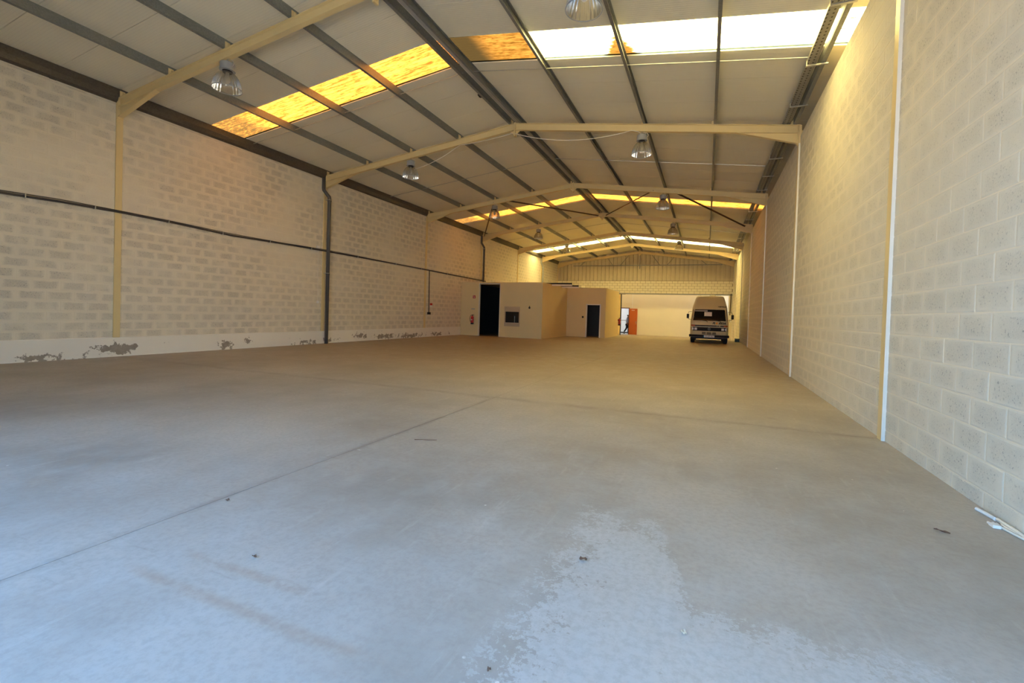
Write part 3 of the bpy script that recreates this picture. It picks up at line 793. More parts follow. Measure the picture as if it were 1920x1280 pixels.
for i, nm in enumerate(('seventh', 'sixth', 'fifth', 'fourth', 'third')):
    for px, lb in ((-8.80, side_l), (-1.70, side_r)):
        t = lamp if first else copy_tree(lamp); first = False
        t.location = (px, FY[i], raf(px)-DEP+0.004); t.rotation_euler = (0, 0, random.uniform(-0.2, 0.5)); t['label'] = lb % nm
def sag(p0, p1, d, n=14):
    a, b = Vector(p0), Vector(p1)
    return [a.lerp(b, k/n)-Vector((0,0,4*d*(k/n)*(1-k/n))) for k in range(n+1)]
ya = FY[1]-0.07
tag(MB().tube(sag((XA+0.03, ya, raf(XA)-DEP-0.12), (-1.95, ya, raf(-1.95)-DEP+0.01), 0.22)+[Vector((-1.8, ya, raf(-1.8)-DEP-0.02)), Vector((-1.66, ya, raf(-1.7)-DEP-0.10))], 0.009, 6).build('slack_cable', M['white_cable'], off=(XA, ya, 6.3)),
    'white cable sagging from the ridge plate to the lamp on the tray side', 'cable')
tag(MB().tube(sag((XA-0.03, ya, raf(XA)-DEP-0.10), (-7.0, ya, raf(-7.0)-DEP-0.03), 0.03, 6)+sag((-7.1, ya, raf(-7.1)-DEP-0.06), (-8.60, ya, 5.62), 0.08, 8), 0.009, 6).build('slack_cable', M['white_cable'], off=(XA, ya, 6.3)),
    'white cable slung from the ridge plate to the lamp on the gutter side', 'cable')
sn = thing('smoke_detector', 'small round black detector on the side of the ridge purlin', 'detector', (-5.47, 9.98, 6.66))
MB().lathe([(0.0,-0.045),(0.04,-0.04),(0.058,-0.015),(0.06,0.0)], 16, (-5.47,9.98,6.675)).build('detector_dome', M['black'], sn, smooth=True)
bx('detector_base', M['black'], sn, -5.53, -5.42, 9.93, 10.03, 6.67, 6.69)

# ================================================================== WALL SERVICES
cabp = [(XL+0.062, -0.45, 3.16)]
zs = {0:3.16, 4.15:3.185, 4.95:3.215, 5.86:3.225, 7.1:3.20, 8.43:3.14, 9.9:3.165, 11.66:3.175, 14.1:3.165, 17.7:3.14, 20.3:3.10, 23.0:3.07, 23.6:3.06}
for yy, zz in zs.items(): cabp.append((XL+0.062, yy, zz))
wc = thing('wall_cable', 'dark cable bundle clipped in long waves along the plinthed wall', 'cable', (XL, 11, 3.15))
MB().tube(cabp, 0.024, 8).build('cable_run', M['cable'], wc)
MB().tube([(a[0]+0.02, a[1], a[2]+0.03+0.012*math.sin(a[1]*1.7)) for a in cabp], 0.010, 6).build('thin_cable', M['cable'], wc)
for yy in (1.0, 2.6, 4.45, 5.5, 6.9, 8.2, 9.6, 11.1, 13.2, 15.4, 17.2, 19.4, 21.5):
    ks = sorted(zs); a = max(k for k in ks if k <= yy); b = min(k for k in ks if k > yy); zz = zs[a]+(zs[b]-zs[a])*(yy-a)/(b-a)
    MB().box(XL, XL+0.092, yy-0.008, yy+0.008, zz-0.03, zz+0.045).build('clip', M['galv_light'], wc)
dp = thing('switch_drop', 'thin pale wire dropping to a small round switch beside the tall dark downpipe', 'wire', (XL, 11.45, 1.5))
MB().tube([(XL+0.02,11.42,3.24),(XL+0.018,11.44,2.3),(XL+0.02,11.46,1.46)], 0.007, 6).build('wire', M['white_cable'], dp)
MB().lathe([(0,0.0),(0.045,0.0),(0.045,0.025),(0.03,0.035),(0,0.035)], 14, (XL+0.005,11.46,1.42), 'X').build('switch', M['white'], dp)
MB().box(XL, XL+0.05, 11.36, 11.47, 3.21, 3.31).build('junction_box', M['white'], dp)
d2 = thing('socket_drop', 'black conduit dropping from the wall cable to a low socket', 'conduit', (XL, 17.9, 1.1))
MB().cyl((XL+0.045,17.88,3.14),(XL+0.045,17.93,1.16),0.022,n=8).build('conduit', M['cable'], d2)
MB().box(XL, XL+0.09, 17.86, 18.02, 1.06, 1.17).build('socket_box', M['black'], d2)
fs = thing('wall_notice', 'small red and white notice on the block wall beside the black conduit', 'sign', (XL+0.01, 18.15, 1.5))
bx('notice_plate', M['white'], fs, XL+0.004, XL+0.012, 18.05, 18.25, 1.42, 1.60); bx('notice_band', M['red'], fs, XL+0.012, XL+0.014, 18.05, 18.25, 1.50, 1.60)
def downpipe(fy, label, mat, zbot):
    y0, y1, xa, xb = fy-0.122, fy+0.05, XL+0.062, XL+0.155
    t = thing('downpipe', label, 'pipe', (xb, y1, zbot))
    MB().tube([(xa,y0,5.635),(xa,y0,5.30),(xa+0.008,y0+0.004,5.215),(xb-0.006,y1-0.01,5.01),(xb,y1,4.935),(xb,y1,zbot)], 0.057, 14).build('pipe_run', mat, t, smooth=True)
    for zz in (4.85, 2.35):
        MB().lathe([(0.057,0),(0.065,0.004),(0.065,0.05),(0.057,0.054)], 14, (xb,y1,zz)).build('collar', mat, t)
        bx('pipe_bracket', M['galv_light'], t, XL+0.034, xb+0.06, y1-0.067, y1+0.0, zz+0.054, zz+0.072)
    return t
downpipe(FY[1], 'tall dark grey downpipe with a bend, reaching down to the floor', M['pipe'], 0.0)
downpipe(FY[3], 'dark grey downpipe passing behind the top of the office partition', M['pipe'], 0.0)
downpipe(FY[5], 'pale grey downpipe on the brightly lit rear block wall', M['pipe_light'], floor_z(33.1)-0.01)

# ================================================================== OFFICE BOXES
OY, OX1, OZ = 20.93, -7.65, 2.80
BY, BX1, BYE = 25.13, -5.35, 29.14
wo1 = mount('wall_office_front')
R = M['render']
bx('wall_panel', R, wo1, XL+0.02, -11.20, OY, OY+0.1, -0.02, OZ)
bx('wall_panel', R, wo1, -10.00, -9.68, OY, OY+0.1, -0.02, OZ)
bx('wall_panel', R, wo1, -8.88, OX1, OY, OY+0.1, -0.02, OZ)
bx('wall_panel', R, wo1, -9.68, -8.88, OY, OY+0.1, 1.56, OZ)
bx('wall_panel', R, wo1, -9.68, -8.88, OY, OY+0.1, -0.02, 0.58)
wo2 = mount('wall_office_side')
bx('wall_panel', R, wo2, OX1-0.1, OX1, OY+0.1, BY, -0.02, OZ)
wo3 = mount('wall_store_front')
bx('wall_panel', R, wo3, OX1, -6.45, BY, BY+0.1, -0.02, OZ)
bx('wall_panel', R, wo3, -5.66, BX1, BY, BY+0.1, -0.02, OZ)
bx('wall_panel', R, wo3, -6.45, -5.66, BY, BY+0.1, 1.86, OZ)
wo4 = mount('wall_store_side')
bx('wall_panel', R, wo4, BX1-0.1, BX1, BY+0.1, BYE, -0.02, OZ)
bx('wall_panel', R, wo4, XL+0.02, BX1-0.1, BYE-0.1, BYE, -0.02, OZ)
wo5 = mount('wall_office_shade')  # added partitions, coloured dark to stand for the shade inside the openings
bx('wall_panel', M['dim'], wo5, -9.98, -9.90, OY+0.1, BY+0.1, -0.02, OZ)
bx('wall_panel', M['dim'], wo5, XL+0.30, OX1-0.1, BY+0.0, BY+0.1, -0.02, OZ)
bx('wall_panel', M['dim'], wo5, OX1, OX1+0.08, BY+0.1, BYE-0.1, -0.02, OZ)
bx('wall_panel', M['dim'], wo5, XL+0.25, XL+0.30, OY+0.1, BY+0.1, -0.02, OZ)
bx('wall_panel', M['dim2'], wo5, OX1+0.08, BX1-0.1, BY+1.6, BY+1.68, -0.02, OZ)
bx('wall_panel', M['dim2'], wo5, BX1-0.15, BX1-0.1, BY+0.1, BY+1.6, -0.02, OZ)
co_ = mount('ceiling_office')
bx('roof_slab', R, co_, XL+0.02, OX1, OY+0.02, BYE, OZ-0.01, OZ+0.03)
bx('roof_slab', R, co_, OX1, BX1, BY+0.02, BYE, OZ-0.01, OZ+0.03)
t1 = mount('trim_2', (-10.6, OY, 2.76))
bx('opening_head', M['trimw'], t1, -11.20, -10.00, OY-0.01, OY+0.09, 2.72, 2.76)
bx('opening_jamb', M['trimw'], t1, -11.22, -11.19, OY-0.012, OY+0.11, -0.01, 2.77)
bx('opening_jamb', M['trimw'], t1, -10.01, -9.98, OY-0.012, OY+0.11, -0.01, 2.77)
# serving window with plywood
w1 = mount('window_1', (-9.28, OY, 0.57))
bx('plywood_board', M['ply'], w1, -9.71, -8.85, OY-0.015, OY+0.03, 1.315, 1.58)
bx('plywood_board', M['ply'], w1, -9.71, -8.85, OY-0.015, OY+0.03, 0.565, 0.76)
bx('frame_side', M['ply'], w1, -9.71, -9.665, OY-0.012, OY+0.09, 0.76, 1.315)
bx('frame_side', M['ply'], w1, -8.895, -8.85, OY-0.012, OY+0.09, 0.76, 1.315)
bx('pane', M['van_glass'], w1, -9.665, -9.28, OY+0.05, OY+0.058, 0.76, 1.315)
bx('pane', M['van_glass'], w1, -9.28, -8.895, OY+0.04, OY+0.048, 0.76, 1.315)
bx('sliding_stile', M['chrome'], w1, -9.16, -9.135, OY+0.02, OY+0.045, 0.76, 1.10)
# store doorway
t2 = mount('trim_3', (-6.05, BY, 0))
bx('door_jamb', M['trimw'], t2, -6.49, -6.43, BY-0.02, BY+0.11, 0, 1.89)
bx('door_jamb', M['trimw'], t2, -5.69, -5.63, BY-0.02, BY+0.11, 0, 1.89)
bx('door_head', M['trimw'], t2, -6.49, -5.63, BY-0.02, BY+0.11, 1.85, 1.91)
sw = thing('round_switch', 'small round black switch beside the dark store doorway', 'switch', (-6.67, BY, 1.15))
MB().lathe([(0.0,-0.03),(0.03,-0.03),(0.045,-0.015),(0.045,0.0)], 16, (-6.67,BY,1.15), 'Y').build('switch_face', M['black'], sw); bx('switch_base', M['black'], sw, -6.72, -6.62, BY-0.006, BY+0.005, 1.10, 1.20)
bz = thing('wall_buzzer', 'small black bell on the office wall beside the plywood window', 'bell', (-8.33, OY, 1.54))
MB().lathe([(0.0,-0.06),(0.03,-0.055),(0.05,-0.02),(0.05,0.0)], 16, (-8.33,OY,1.54), 'Y').build('bell_dome', M['black'], bz, smooth=True); bx('bell_bracket', M['black'], bz, -8.345, -8.315, OY-0.02, OY+0.005, 1.57, 1.64)
# joists sticking out of the office side wall
for (yb_, xb_, lb) in ((22.35, -6.58, 'dark joist with white batten sticking out of the office wall, farther from the store'), (24.10, -6.70, 'dark joist with white batten sticking out of the office wall beside the store front')):
    b = thing('roof_joist', lb, 'beam', (OX1, yb_, OZ))
    bx('joist_channel', M['black'], b, OX1-0.5, xb_, yb_-0.05, yb_+0.05, OZ+0.029, OZ+0.105)
    bx('white_batten', M['trimw'], b, OX1-0.004, xb_+0.02, yb_-0.045, yb_+0.06, OZ-0.05, OZ+0.0295)

# fire extinguishers (local: back to +y at y=0)
def make_ext():
    t = thing('fire_extinguisher', '', 'extinguisher', (0,0,0), 'fire extinguishers')
    b = MB().lathe([(0.0,0.0),(0.072,0.0),(0.076,0.015),(0.076,0.36),(0.066,0.40),(0.035,0.425),(0.022,0.43),(0.022,0.45),(0,0.45)], 20, (0,-0.10,0)).build('cylinder', M['red'], t, smooth=True)
    MB().lathe([(0.079,0.0),(0.080,0.075),(0.077,0.078)], 20, (0,-0.10,-0.003)).build('foot_ring', M['black'], b)
    MB().box(-0.035,0.04,-0.1775,-0.165,0.21,0.25).build('label_wrap', M['white'], b)
    MB().box(-0.02,0.02,-0.12,-0.08,0.45,0.485).box(-0.03,0.11,-0.112,-0.088,0.485,0.50).box(-0.02,0.10,-0.11,-0.09,0.455,0.468).build('valve', M['black'], t)
    MB().tube([(-0.02,-0.10,0.47),(-0.09,-0.10,0.46),(-0.135,-0.10,0.38),(-0.145,-0.10,0.27),(-0.12,-0.11,0.17),(-0.085,-0.11,0.12)], [0.011]*5+[0.017], 8).build('hose', M['black'], t)
    bx('wall_bracket', M['black'], t, -0.03, 0.03, -0.03, 0.01, 0.30, 0.40)
    return t
ex = make_ext()
ex.location = (-11.53, OY, 0.60); ex['label'] = 'red fire extinguisher with black hose on the office wall beside the dark opening'
ex2 = copy_tree(ex); ex2.location = (BX1+0.0, BYE-0.12, 0.66); ex2.rotation_euler = (0,0,PI/2); ex2['label'] = 'red fire extinguisher at the end of the store side wall, near the rear opening'
sg = thing('extinguisher_sign', 'small square red sign with a white pictogram above the fire extinguisher', 'sign', (-11.51, OY, 2.05))
bx('sign_plate', M['red'], sg, -11.575, -11.435, OY-0.006, OY+0.003, 1.96, 2.12)
MB().box(-11.525,-11.485,OY-0.008,OY-0.005,1.98,2.06).box(-11.515,-11.495,OY-0.008,OY-0.005,2.06,2.085).box(-11.54,-11.51,OY-0.008,OY-0.005,2.075,2.095).build('pictogram', M['white'], sg)
sg2 = thing('paper_label', 'small pale label on the office wall between sign and extinguisher', 'label', (-11.55, OY, 1.4))
bx('label_sheet', M['pipe_light'], sg2, -11.66, -11.45, OY-0.004, OY+0.002, 1.38, 1.43)

# ================================================================== VAN
VX, VY = 0.145, 24.55
van = thing('camper_van', 'beige high-roof camper van parked nose-on before the rear opening', 'van', (VX, VY, 0))
PROF = [(0.30,0.90,0.10),(0.42,0.915,0.03),(0.70,0.92,0.0),(0.95,0.92,0.0),(1.16,0.915,0.02),(1.30,0.895,0.09),(1.50,0.87,0.20),(1.74,0.845,0.33),(1.80,0.85,0.34),(2.0,0.80,0.46),(2.2,0.745,0.60),(2.36,0.70,0.74),(2.45,0.655,0.88),(2.49,0.58,1.02)]
VLEN = 4.75
def vprof(z):
    for (z0,w0,f0),(z1,w1,f1) in zip(PROF, PROF[1:]):
        if z <= z1:
            k = (z-z0)/(z1-z0); return w0+(w1-w0)*k, f0+(f1-f0)*k
    return PROF[-1][1:]
def vfront(x, z, off=0.0):
    w, f = vprof(z); q = min(1.0, abs(x)/w)
    return (VX+x, VY+f+0.07*q*q+0.10*max(0, q-0.88)/0.12-off, z)
rings = []
for z, w, f in PROF:
    r = [vfront(x*w, z) for x in (-1,-0.96,-0.9,-0.75,-0.5,-0.25,0,0.25,0.5,0.75,0.9,0.96,1)]
    b = VLEN-(0.0 if z < 1.9 else (z-1.9)*0.35)
    r += [(VX+w,VY+b-0.12,z),(VX+w-0.05,VY+b,z),(VX-w+0.05,VY+b,z),(VX-w,VY+b-0.12,z)]
    rings.append(r)
MB().loft(rings).build('body', M['van'], van)
def vpanel(name, mat, x0, x1, z0, z1, off, parent, nx=10, nz=5, th=0.012, trap=0.0):
    f, bk = [], []
    for k in range(nz+1):
        z = z0+(z1-z0)*k/nz; sh = 1-trap*k/nz
        f.append([vfront((x0+(x1-x0)*j/nx)*sh, z, off) for j in range(nx+1)])
        bk.append([vfront((x0+(x1-x0)*j/nx)*sh, z, off-th) for j in range(nx+1)])
    rs = [f[0]+list(reversed(bk[0]))]
    for k in range(1, nz+1): rs.append(f[k]+list(reversed(bk[k])))
    return MB().loft(rs).build(name, mat, parent)
ws = vpanel('windshield', M['van_glass'], -0.855, 0.855, 1.175, 1.735, 0.008, van, 14, 6, 0.012, 0.055)
vpanel('dashboard_card', M['white'], -0.25, 0.11, 1.41, 1.62, 0.010, ws, 3, 2, 0.003)
vpanel('sun_visor', M['pipe_light'], -0.75, -0.10, 1.645, 1.71, 0.010, ws, 4, 1, 0.003)
vpanel('parking_disc', M['pipe_light'], -0.80, -0.75, 1.33, 1.38, 0.010, ws, 1, 1, 0.003)
vpanel('windshield_seal', M['black'], -0.80, 0.80, 1.735, 1.752, 0.012, ws, 10, 1)
for xa in (-0.12, 0.52):
    MB().tube([vfront(xa+0.04, 1.10, 0.02), vfront(xa-0.03, 1.165, 0.03), vfront(xa-0.30, 1.19, 0.02), vfront(xa-0.42, 1.20, 0.015)], [0.016,0.012,0.008,0.006], 6).build('wiper', M['black'], van)
vpanel('hazard_strip', M['black'], -0.87, 0.87, 0.885, 0.94, 0.006, van, 12, 1)
vpanel('indicator', M['indicator'], -0.875, -0.69, 0.880, 0.948, 0.012, van, 3, 1)
vpanel('indicator', M['indicator'], 0.69, 0.875, 0.880, 0.948, 0.012, van, 3, 1)
vpanel('strip_moulding', M['pipe_light'], -0.88, 0.88, 0.865, 0.880, 0.008, van, 12, 1)
gr = vpanel('grille', M['black'], -0.875, 0.875, 0.645, 0.835, 0.010, van, 14, 2)
for x0, x1 in ((-0.835,-0.745),(-0.705,-0.58),(0.58,0.705),(0.745,0.835)):
    vpanel('headlight', M['lens'], x0, x1, 0.685, 0.797, 0.020, van, 3, 1)
MB().lathe([(0.058,-0.004),(0.066,-0.004),(0.066,0.01),(0.058,0.01),(0.058,-0.004)], 24, (VX,VY-0.022,0.75), 'Y', cap=False).tube([(VX-0.035,VY-0.022,0.795),(VX,VY-0.022,0.755),(VX+0.035,VY-0.022,0.795)],0.005,5).tube([(VX-0.05,VY-0.022,0.77),(VX-0.025,VY-0.022,0.705),(VX,VY-0.022,0.745),(VX+0.025,VY-0.022,0.705),(VX+0.05,VY-0.022,0.77)],0.005,5).build('front_emblem', M['pipe_light'], gr)
for x0, x1 in ((-0.335,-0.155),(-0.11,0.11),(0.155,0.335)):
    v = vpanel('air_vent', M['black'], x0, x1, 0.47, 0.592, 0.006, van, 2, 1)
    for z in (0.485, 0.525, 0.565): vpanel('vent_slat', M['van'], x0, x1, z, z+0.013, 0.014, v, 2, 1)
bp = MB()
rsb = []
for x in (-0.955,-0.93,-0.6,-0.2,0.2,0.6,0.93,0.955):
    yf = VY-0.09+0.10*(abs(x)/0.955)**4
    rsb.append([(VX+x,yf,0.445),(VX+x,yf-0.02,0.41),(VX+x,yf-0.02,0.345),(VX+x,yf,0.32),(VX+x,VY+0.22,0.32),(VX+x,VY+0.22,0.445)])
bum = bp.loft(rsb).build('bumper', M['black'], van)
bx('bumper_moulding', M['pipe_light'], bum, VX-0.9, VX+0.9, VY-0.108, VY-0.09, 0.322, 0.330)
bx('apron', M['black'], van, VX-0.88, VX+0.88, VY+0.06, VY+0.3, 0.235, 0.34)
npl = bx('number_plate', M['white'], van, VX-0.262, VX+0.262, VY-0.122, VY-0.108, 0.318, 0.424)
bx('plate_band', M['blue'], npl, VX-0.262, VX-0.225, VY-0.124, VY-0.121, 0.318, 0.424)
text_mesh('plate_text', 'XX-07-AU', 0.11, M['black'], npl, (VX+0.018, VY-0.123, 0.371), width=0.43)
text_mesh('model_badge', 'LT 31', 0.075, M['white'], van, (VX+0.42, vfront(0.42,0.912,0.008)[1], 0.912), ext=0.002, width=0.22)
text_mesh('maker_badge', 'WESTFALIA', 0.075, M['black'], van, (VX+0.585, vfront(0.585,1.90,0.012)[1], 1.90), rot=(PI/2-0.55,0,0), width=0.42, bold=0.003, ext=0.006)
fl = text_mesh('florida_lettering', 'FL', 0.13, M['black'], van, (VX+0.215, vfront(0.21,1.05,0.012)[1], 1.05), rot=(PI/2-0.09,0,0), shear=0.35, width=0.14, bold=0.006, ext=0.006)
text_mesh('florida_lettering', 'RIDA', 0.13, M['black'], van, (VX+0.605, vfront(0.6,1.05,0.012)[1]-0.01, 1.05), rot=(PI/2-0.09,0,0.06), shear=0.35, width=0.34, bold=0.006, ext=0.006)
MB().lathe([(0.0,-0.003),(0.052,-0.003),(0.052,0.008),(0,0.008)], 20, (VX+0.355, vfront(0.355,1.05,0.008)[1], 1.05), 'Y').build('orange_sun_letter', M['sun_o'], van)
for sgn, xm in ((-1,-1.05),(1,1.08)):
    w = 0.90*sgn
    am = MB().tube([(VX+w*0.97,VY+0.34,1.63),(VX+xm-sgn*0.05,VY+0.15,1.62),(VX+xm,VY+0.12,1.52)],0.010,6).tube([(VX+w,VY+0.22,1.22),(VX+xm-sgn*0.05,VY+0.15,1.23),(VX+xm,VY+0.12,1.27)],0.010,6)
    mr = MB().box(VX+xm-0.06,VX+xm+0.06,VY+0.09,VY+0.13,1.275,1.50)
    mo = mr.build('mirror', M['black'], van); am.build('mirror_arm', M['black'], mo)
    bv = mo.modifiers.new('bevel', 'BEVEL'); bv.width = 0.02; bv.segments = 3
for wy in (VY+0.62, VY+3.4):
    for sgn in (-1, 1):
        cx = VX+sgn*0.79
        wh = MB().lathe([(0.0,-0.10),(0.20,-0.10),(0.235,-0.105),(0.295,-0.095),(0.318,-0.06),(0.318,0.06),(0.295,0.095),(0.235,0.105),(0.20,0.10),(0.0,0.10)], 28, (cx,wy,0.316), 'X').build('wheel', M['tyre'], van, smooth=False)
        MB().lathe([(0.0,0.0),(0.19,0.0),(0.205,0.012*sgn),(0.0,0.02*sgn)], 20, (cx+sgn*0.10,wy,0.316), 'X').build('hub_cap', M['chrome'], wh)
bx('underbody', M['black'], van, VX-0.62, VX+0.62, VY+0.25, VY+4.4, 0.26, 0.42)
MB().lathe([(0.0,0.10),(0.10,0.095),(0.17,0.06),(0.19,0.0),(0.0,0.0)], 20, (VX+0.13,VY+1.9,2.488)).build('roof_vent', M['van'], van, smooth=True)
MB().box(VX-0.5,VX-0.47,VY+1.3,VY+4.2,2.485,2.53).box(VX+0.5,VX+0.53,VY+1.3,VY+4.2,2.485,2.53).build('roof_rail', M['van'], van)

# ================================================================== PERSON in the side room, walking
PX, PY, PZ = -6.60, 40.30, -0.302
per = thing('person', 'person in a pale grey shirt and black trousers walking in the side room', 'person', (PX, PY, PZ))
def P(x, y, z): return (PX+x, PY+y, PZ+z)
def body_skin(name, joints, edges, mat, root=0):
    """grow one continuous surface along a skeleton"""
    bm = bmesh.new(); lay = bm.verts.layers.skin.verify()
    vs_ = []
    for i, (c, r) in enumerate(joints):
        v = bm.verts.new(Vector(c)-Vector((PX,PY,PZ))); v[lay].radius = r if isinstance(r, tuple) else (r, r); v[lay].use_root = (i == root); vs_.append(v)
    for a, b in edges: bm.edges.new((vs_[a], vs_[b]))
    me = bpy.data.meshes.new(name); bm.to_mesh(me); bm.free()
    o = bpy.data.objects.new(name, me); COL.objects.link(o); o.parent = per
    sk = o.modifiers.new('skin', 'SKIN'); sk.use_smooth_shade = True
    sb = o.modifiers.new('sub', 'SUBSURF'); sb.levels = 2; sb.render_levels = 2
    me.materials.append(mat); return o
J_ = [(P(0,0,0.92),(0.13,0.10)),(P(0.01,0,1.10),(0.13,0.10)),(P(0.03,0,1.30),(0.16,0.11)),(P(0.05,0,1.42),(0.10,0.08)),(P(0.06,0,1.50),(0.055,0.055)),(P(0.08,0,1.58),(0.07,0.075)),(P(0.085,0,1.66),(0.085,0.085)),(P(0.08,0,1.71),(0.06,0.06)),
      (P(0.04,-0.19,1.38),0.055),(P(-0.03,-0.24,1.12),0.043),(P(0.05,-0.24,0.88),0.033),(P(0.08,-0.235,0.80),(0.035,0.02)),
      (P(0.04,0.19,1.38),0.055),(P(0.09,0.24,1.12),0.043),(P(0.22,0.23,0.93),0.033),(P(0.26,0.225,0.86),(0.035,0.02)),
      (P(0.02,-0.09,0.86),0.085),(P(-0.03,-0.10,0.50),0.06),(P(-0.25,-0.10,0.17),0.045),(P(-0.24,-0.10,0.09),0.04),(P(-0.17,-0.10,0.02),(0.035,0.02)),
      (P(0.02,0.09,0.86),0.085),(P(0.12,0.09,0.48),0.06),(P(0.10,0.09,0.10),0.045),(P(0.11,0.09,0.045),0.04),(P(0.24,0.09,0.03),(0.035,0.025))]
E_ = [(0,1),(1,2),(2,3),(3,4),(4,5),(5,6),(6,7),(2,8),(8,9),(9,10),(10,11),(2,12),(12,13),(13,14),(14,15),(0,16),(16,17),(17,18),(18,19),(19,20),(0,21),(21,22),(22,23),(23,24),(24,25)]
body_skin('body', J_, E_, M['skin'])
body_skin('shirt', [(P(0,0,0.90),(0.150,0.120)),(P(0.01,0,1.10),(0.145,0.118)),(P(0.03,0,1.30),(0.172,0.125)),(P(0.045,0,1.41),(0.115,0.095)),(P(0.04,-0.19,1.38),0.072),(P(-0.03,-0.24,1.12),0.060),(P(0.03,-0.24,0.95),0.050),(P(0.04,0.19,1.38),0.072),(P(0.09,0.24,1.12),0.060),(P(0.19,0.235,0.98),0.050)],
          [(0,1),(1,2),(2,3),(2,4),(4,5),(5,6),(2,7),(7,8),(8,9)], M['shirt'])
body_skin('trousers', [(P(0,0,0.93),(0.148,0.118)),(P(0.02,-0.09,0.84),0.100),(P(-0.03,-0.10,0.50),0.078),(P(-0.235,-0.10,0.19),0.062),(P(0.02,0.09,0.84),0.100),(P(0.12,0.09,0.48),0.078),(P(0.10,0.09,0.10),0.064)],
          [(0,1),(1,2),(2,3),(0,4),(4,5),(5,6)], M['trousers'])
body_skin('shoes', [(P(0.06,0.09,0.05),0.05),(P(0.15,0.09,0.045),0.05),(P(0.25,0.09,0.035),(0.045,0.035))], [(0,1),(1,2)], M['black'])
body_skin('shoes', [(P(-0.28,-0.10,0.11),0.05),(P(-0.22,-0.10,0.065),0.05),(P(-0.15,-0.10,0.035),(0.045,0.035))], [(0,1),(1,2)], M['black'])
body_skin('hair', [(P(0.045,0,1.60),(0.065,0.08)),(P(0.06,0,1.67),(0.088,0.092)),(P(0.075,0,1.72),(0.072,0.075))], [(0,1),(1,2)], M['hair'])
MB().lathe([(0.0,0.0),(0.012,0.005),(0.010,0.03),(0,0.035)], 8, P(0.155,0,1.60)).build('nose', M['skin'], per, smooth=True)

# ================================================================== SMALL THINGS
cb = thing('plastic_crate', 'small dark teal plastic crate on the floor against the wall behind the van', 'crate', (1.70, 28.08, 0))
MB().box(1.56,1.79,27.88,28.28,0.0,0.02).box(1.56,1.58,27.88,28.28,0,0.17).box(1.77,1.79,27.88,28.28,0,0.17).box(1.56,1.79,27.88,27.90,0,0.17).box(1.56,1.79,28.26,28.28,0,0.17).build('crate_body', M['teal'], cb)
MB().box(1.545,1.805,27.865,28.295,0.15,0.185).build('crate_lid', M['teal'], cb)
cd = thing('conduit_run', 'rusty red conduit on the rear pier above a white socket box', 'conduit', (1.70, BACK_Y-0.1, 1.5))
MB().cyl((1.70,BACK_Y-0.05,3.25),(1.66,BACK_Y-0.05,1.58),0.035,n=8).build('conduit', M['rust'], cd)
bx('socket_box', M['white'], cd, 1.58, 1.76, BACK_Y-0.10, BACK_Y-0.02, 1.05, 1.60); bx('socket', M['black'], cd, 1.63, 1.68, BACK_Y-0.106, BACK_Y-0.099, 1.20, 1.25); bx('socket', M['black'], cd, 1.63, 1.68, BACK_Y-0.106, BACK_Y-0.099, 1.08, 1.13)
wpier = MB().box(1.55, XR+0.03, BACK_Y-0.02, BACK_Y+0.2, -0.4, 3.2).build('wall_rear_pier', M['render_w']); struct(wpier)

def crumple(name, label, x, y, sx, sy, rz, mat, h=0.02, cat='leaf', grp=None):
    mb = MB(); n = 7; c, s = math.cos(rz), math.sin(rz)
    tp, bt = [], []
    for i in range(n):
        u = i/(n-1)*2-1; w = math.sqrt(max(0.02, 1-u*u))
        rt, rbm = [], []
        for j in range(5):
            v = (j/2-1)*w
            lx, ly = u*sx, v*sy
            z = 0.004+h*(0.5+0.5*math.sin(3*u+2*v+x*7))*(0.4+0.6*abs(v))+random.uniform(0,0.004)
            X, Y = x+lx*c-ly*s, y+lx*s+ly*c
            rt.append((X,Y,z+0.002)); rbm.append((X,Y,max(0.0,z-0.002)))
        tp.append(rt+list(reversed(rbm)))
    mb.loft(tp)
    o = mb.build(name, mat, off=(x,y,0)); tag(o, label, cat, grp); return o
crumple('dry_leaf', 'curled dry brown leaf lying on the pale worn floor coating', -0.545, 2.22, 0.019, 0.011, 0.3, M['leaf'], 0.014)
crumple('dry_leaf', 'flat dark leaf scrap on the floor near the white wires', 1.385, 3.44, 0.038, 0.008, -0.5, M['leaf'], 0.010)
crumple('dry_leaf', 'small dark leaf scrap lying beside the long floor joint', -2.80, 1.94, 0.011, 0.006, 0.5, M['leaf'], 0.012)
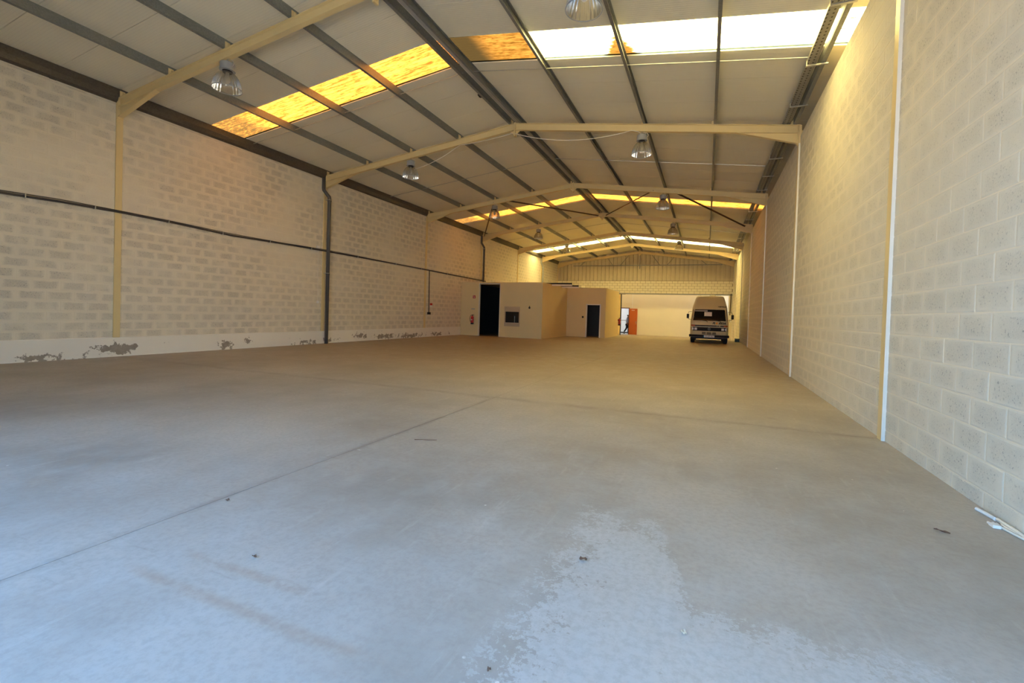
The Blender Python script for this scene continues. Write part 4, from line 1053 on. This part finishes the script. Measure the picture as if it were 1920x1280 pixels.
crumple('dry_leaf', 'small tan leaf lying on the pale coating nearer the block wall', -0.04, 1.87, 0.012, 0.005, -0.4, M['ply'], 0.010)
crumple('dry_leaf', 'tiny dark red leaf crumb at the ragged edge of the coating', -0.665, 1.395, 0.007, 0.005, 0.7, M['leaf'], 0.010)
crumple('dry_leaf', 'tiny reddish leaf scrap on the bare floor near the long joint', -2.05, 1.56, 0.013, 0.005, 0.2, M['leaf'], 0.010)
tag(MB().tube([(-2.585,3.60,0.004),(-2.52,3.632,0.005),(-2.46,3.65,0.004),(-2.39,3.685,0.004)], [0.0035,0.003,0.003,0.002], 6).build('twig', M['leaf'], off=(-2.49,3.64,0)), 'thin brown twig lying on the floor right of the long joint', 'twig')
tag(MB().tube([(1.775,3.96,0.012),(1.79,3.88,0.012),(1.80,3.80,0.012)], 0.012, 8).build('plastic_strip', M['clear'], off=(1.79,3.9,0)), 'short straight white plastic strip on the floor by the wall', 'strip')
lpz = [(1.775,3.73,0.008),(1.772,3.66,0.008),(1.785,3.58,0.009),(1.80,3.52,0.010),(1.812,3.50,0.012),(1.818,3.55,0.010),(1.80,3.64,0.008),(1.79,3.70,0.010),(1.80,3.745,0.012),(1.815,3.72,0.012)]
wcb = thing('loose_wire', 'loop of loose white wire on the floor against the block wall', 'wire', (1.80,3.62,0))
MB().tube(lpz, 0.007, 6).build('wire_loop', M['white_cable'], wcb); MB().tube([(1.81,3.80,0.012),(1.815,3.60,0.016),(1.812,3.40,0.012),(1.81,3.2,0.012)], 0.012, 6).build('wire_tail', M['white_cable'], wcb)
cn = thing('cable_connector', 'small white two-pronged plastic connector lying on the floor', 'connector', (1.745,3.70,0))
MB().box(1.725,1.765,3.66,3.71,0.0,0.018).box(1.728,1.738,3.71,3.735,0.002,0.014).box(1.752,1.762,3.71,3.735,0.002,0.014).build('connector_body', M['white'], cn); MB().tube([(1.765,3.67,0.008),(1.775,3.68,0.006),(1.785,3.69,0.008)],0.004,6).build('connector_lead', M['rust'], cn)
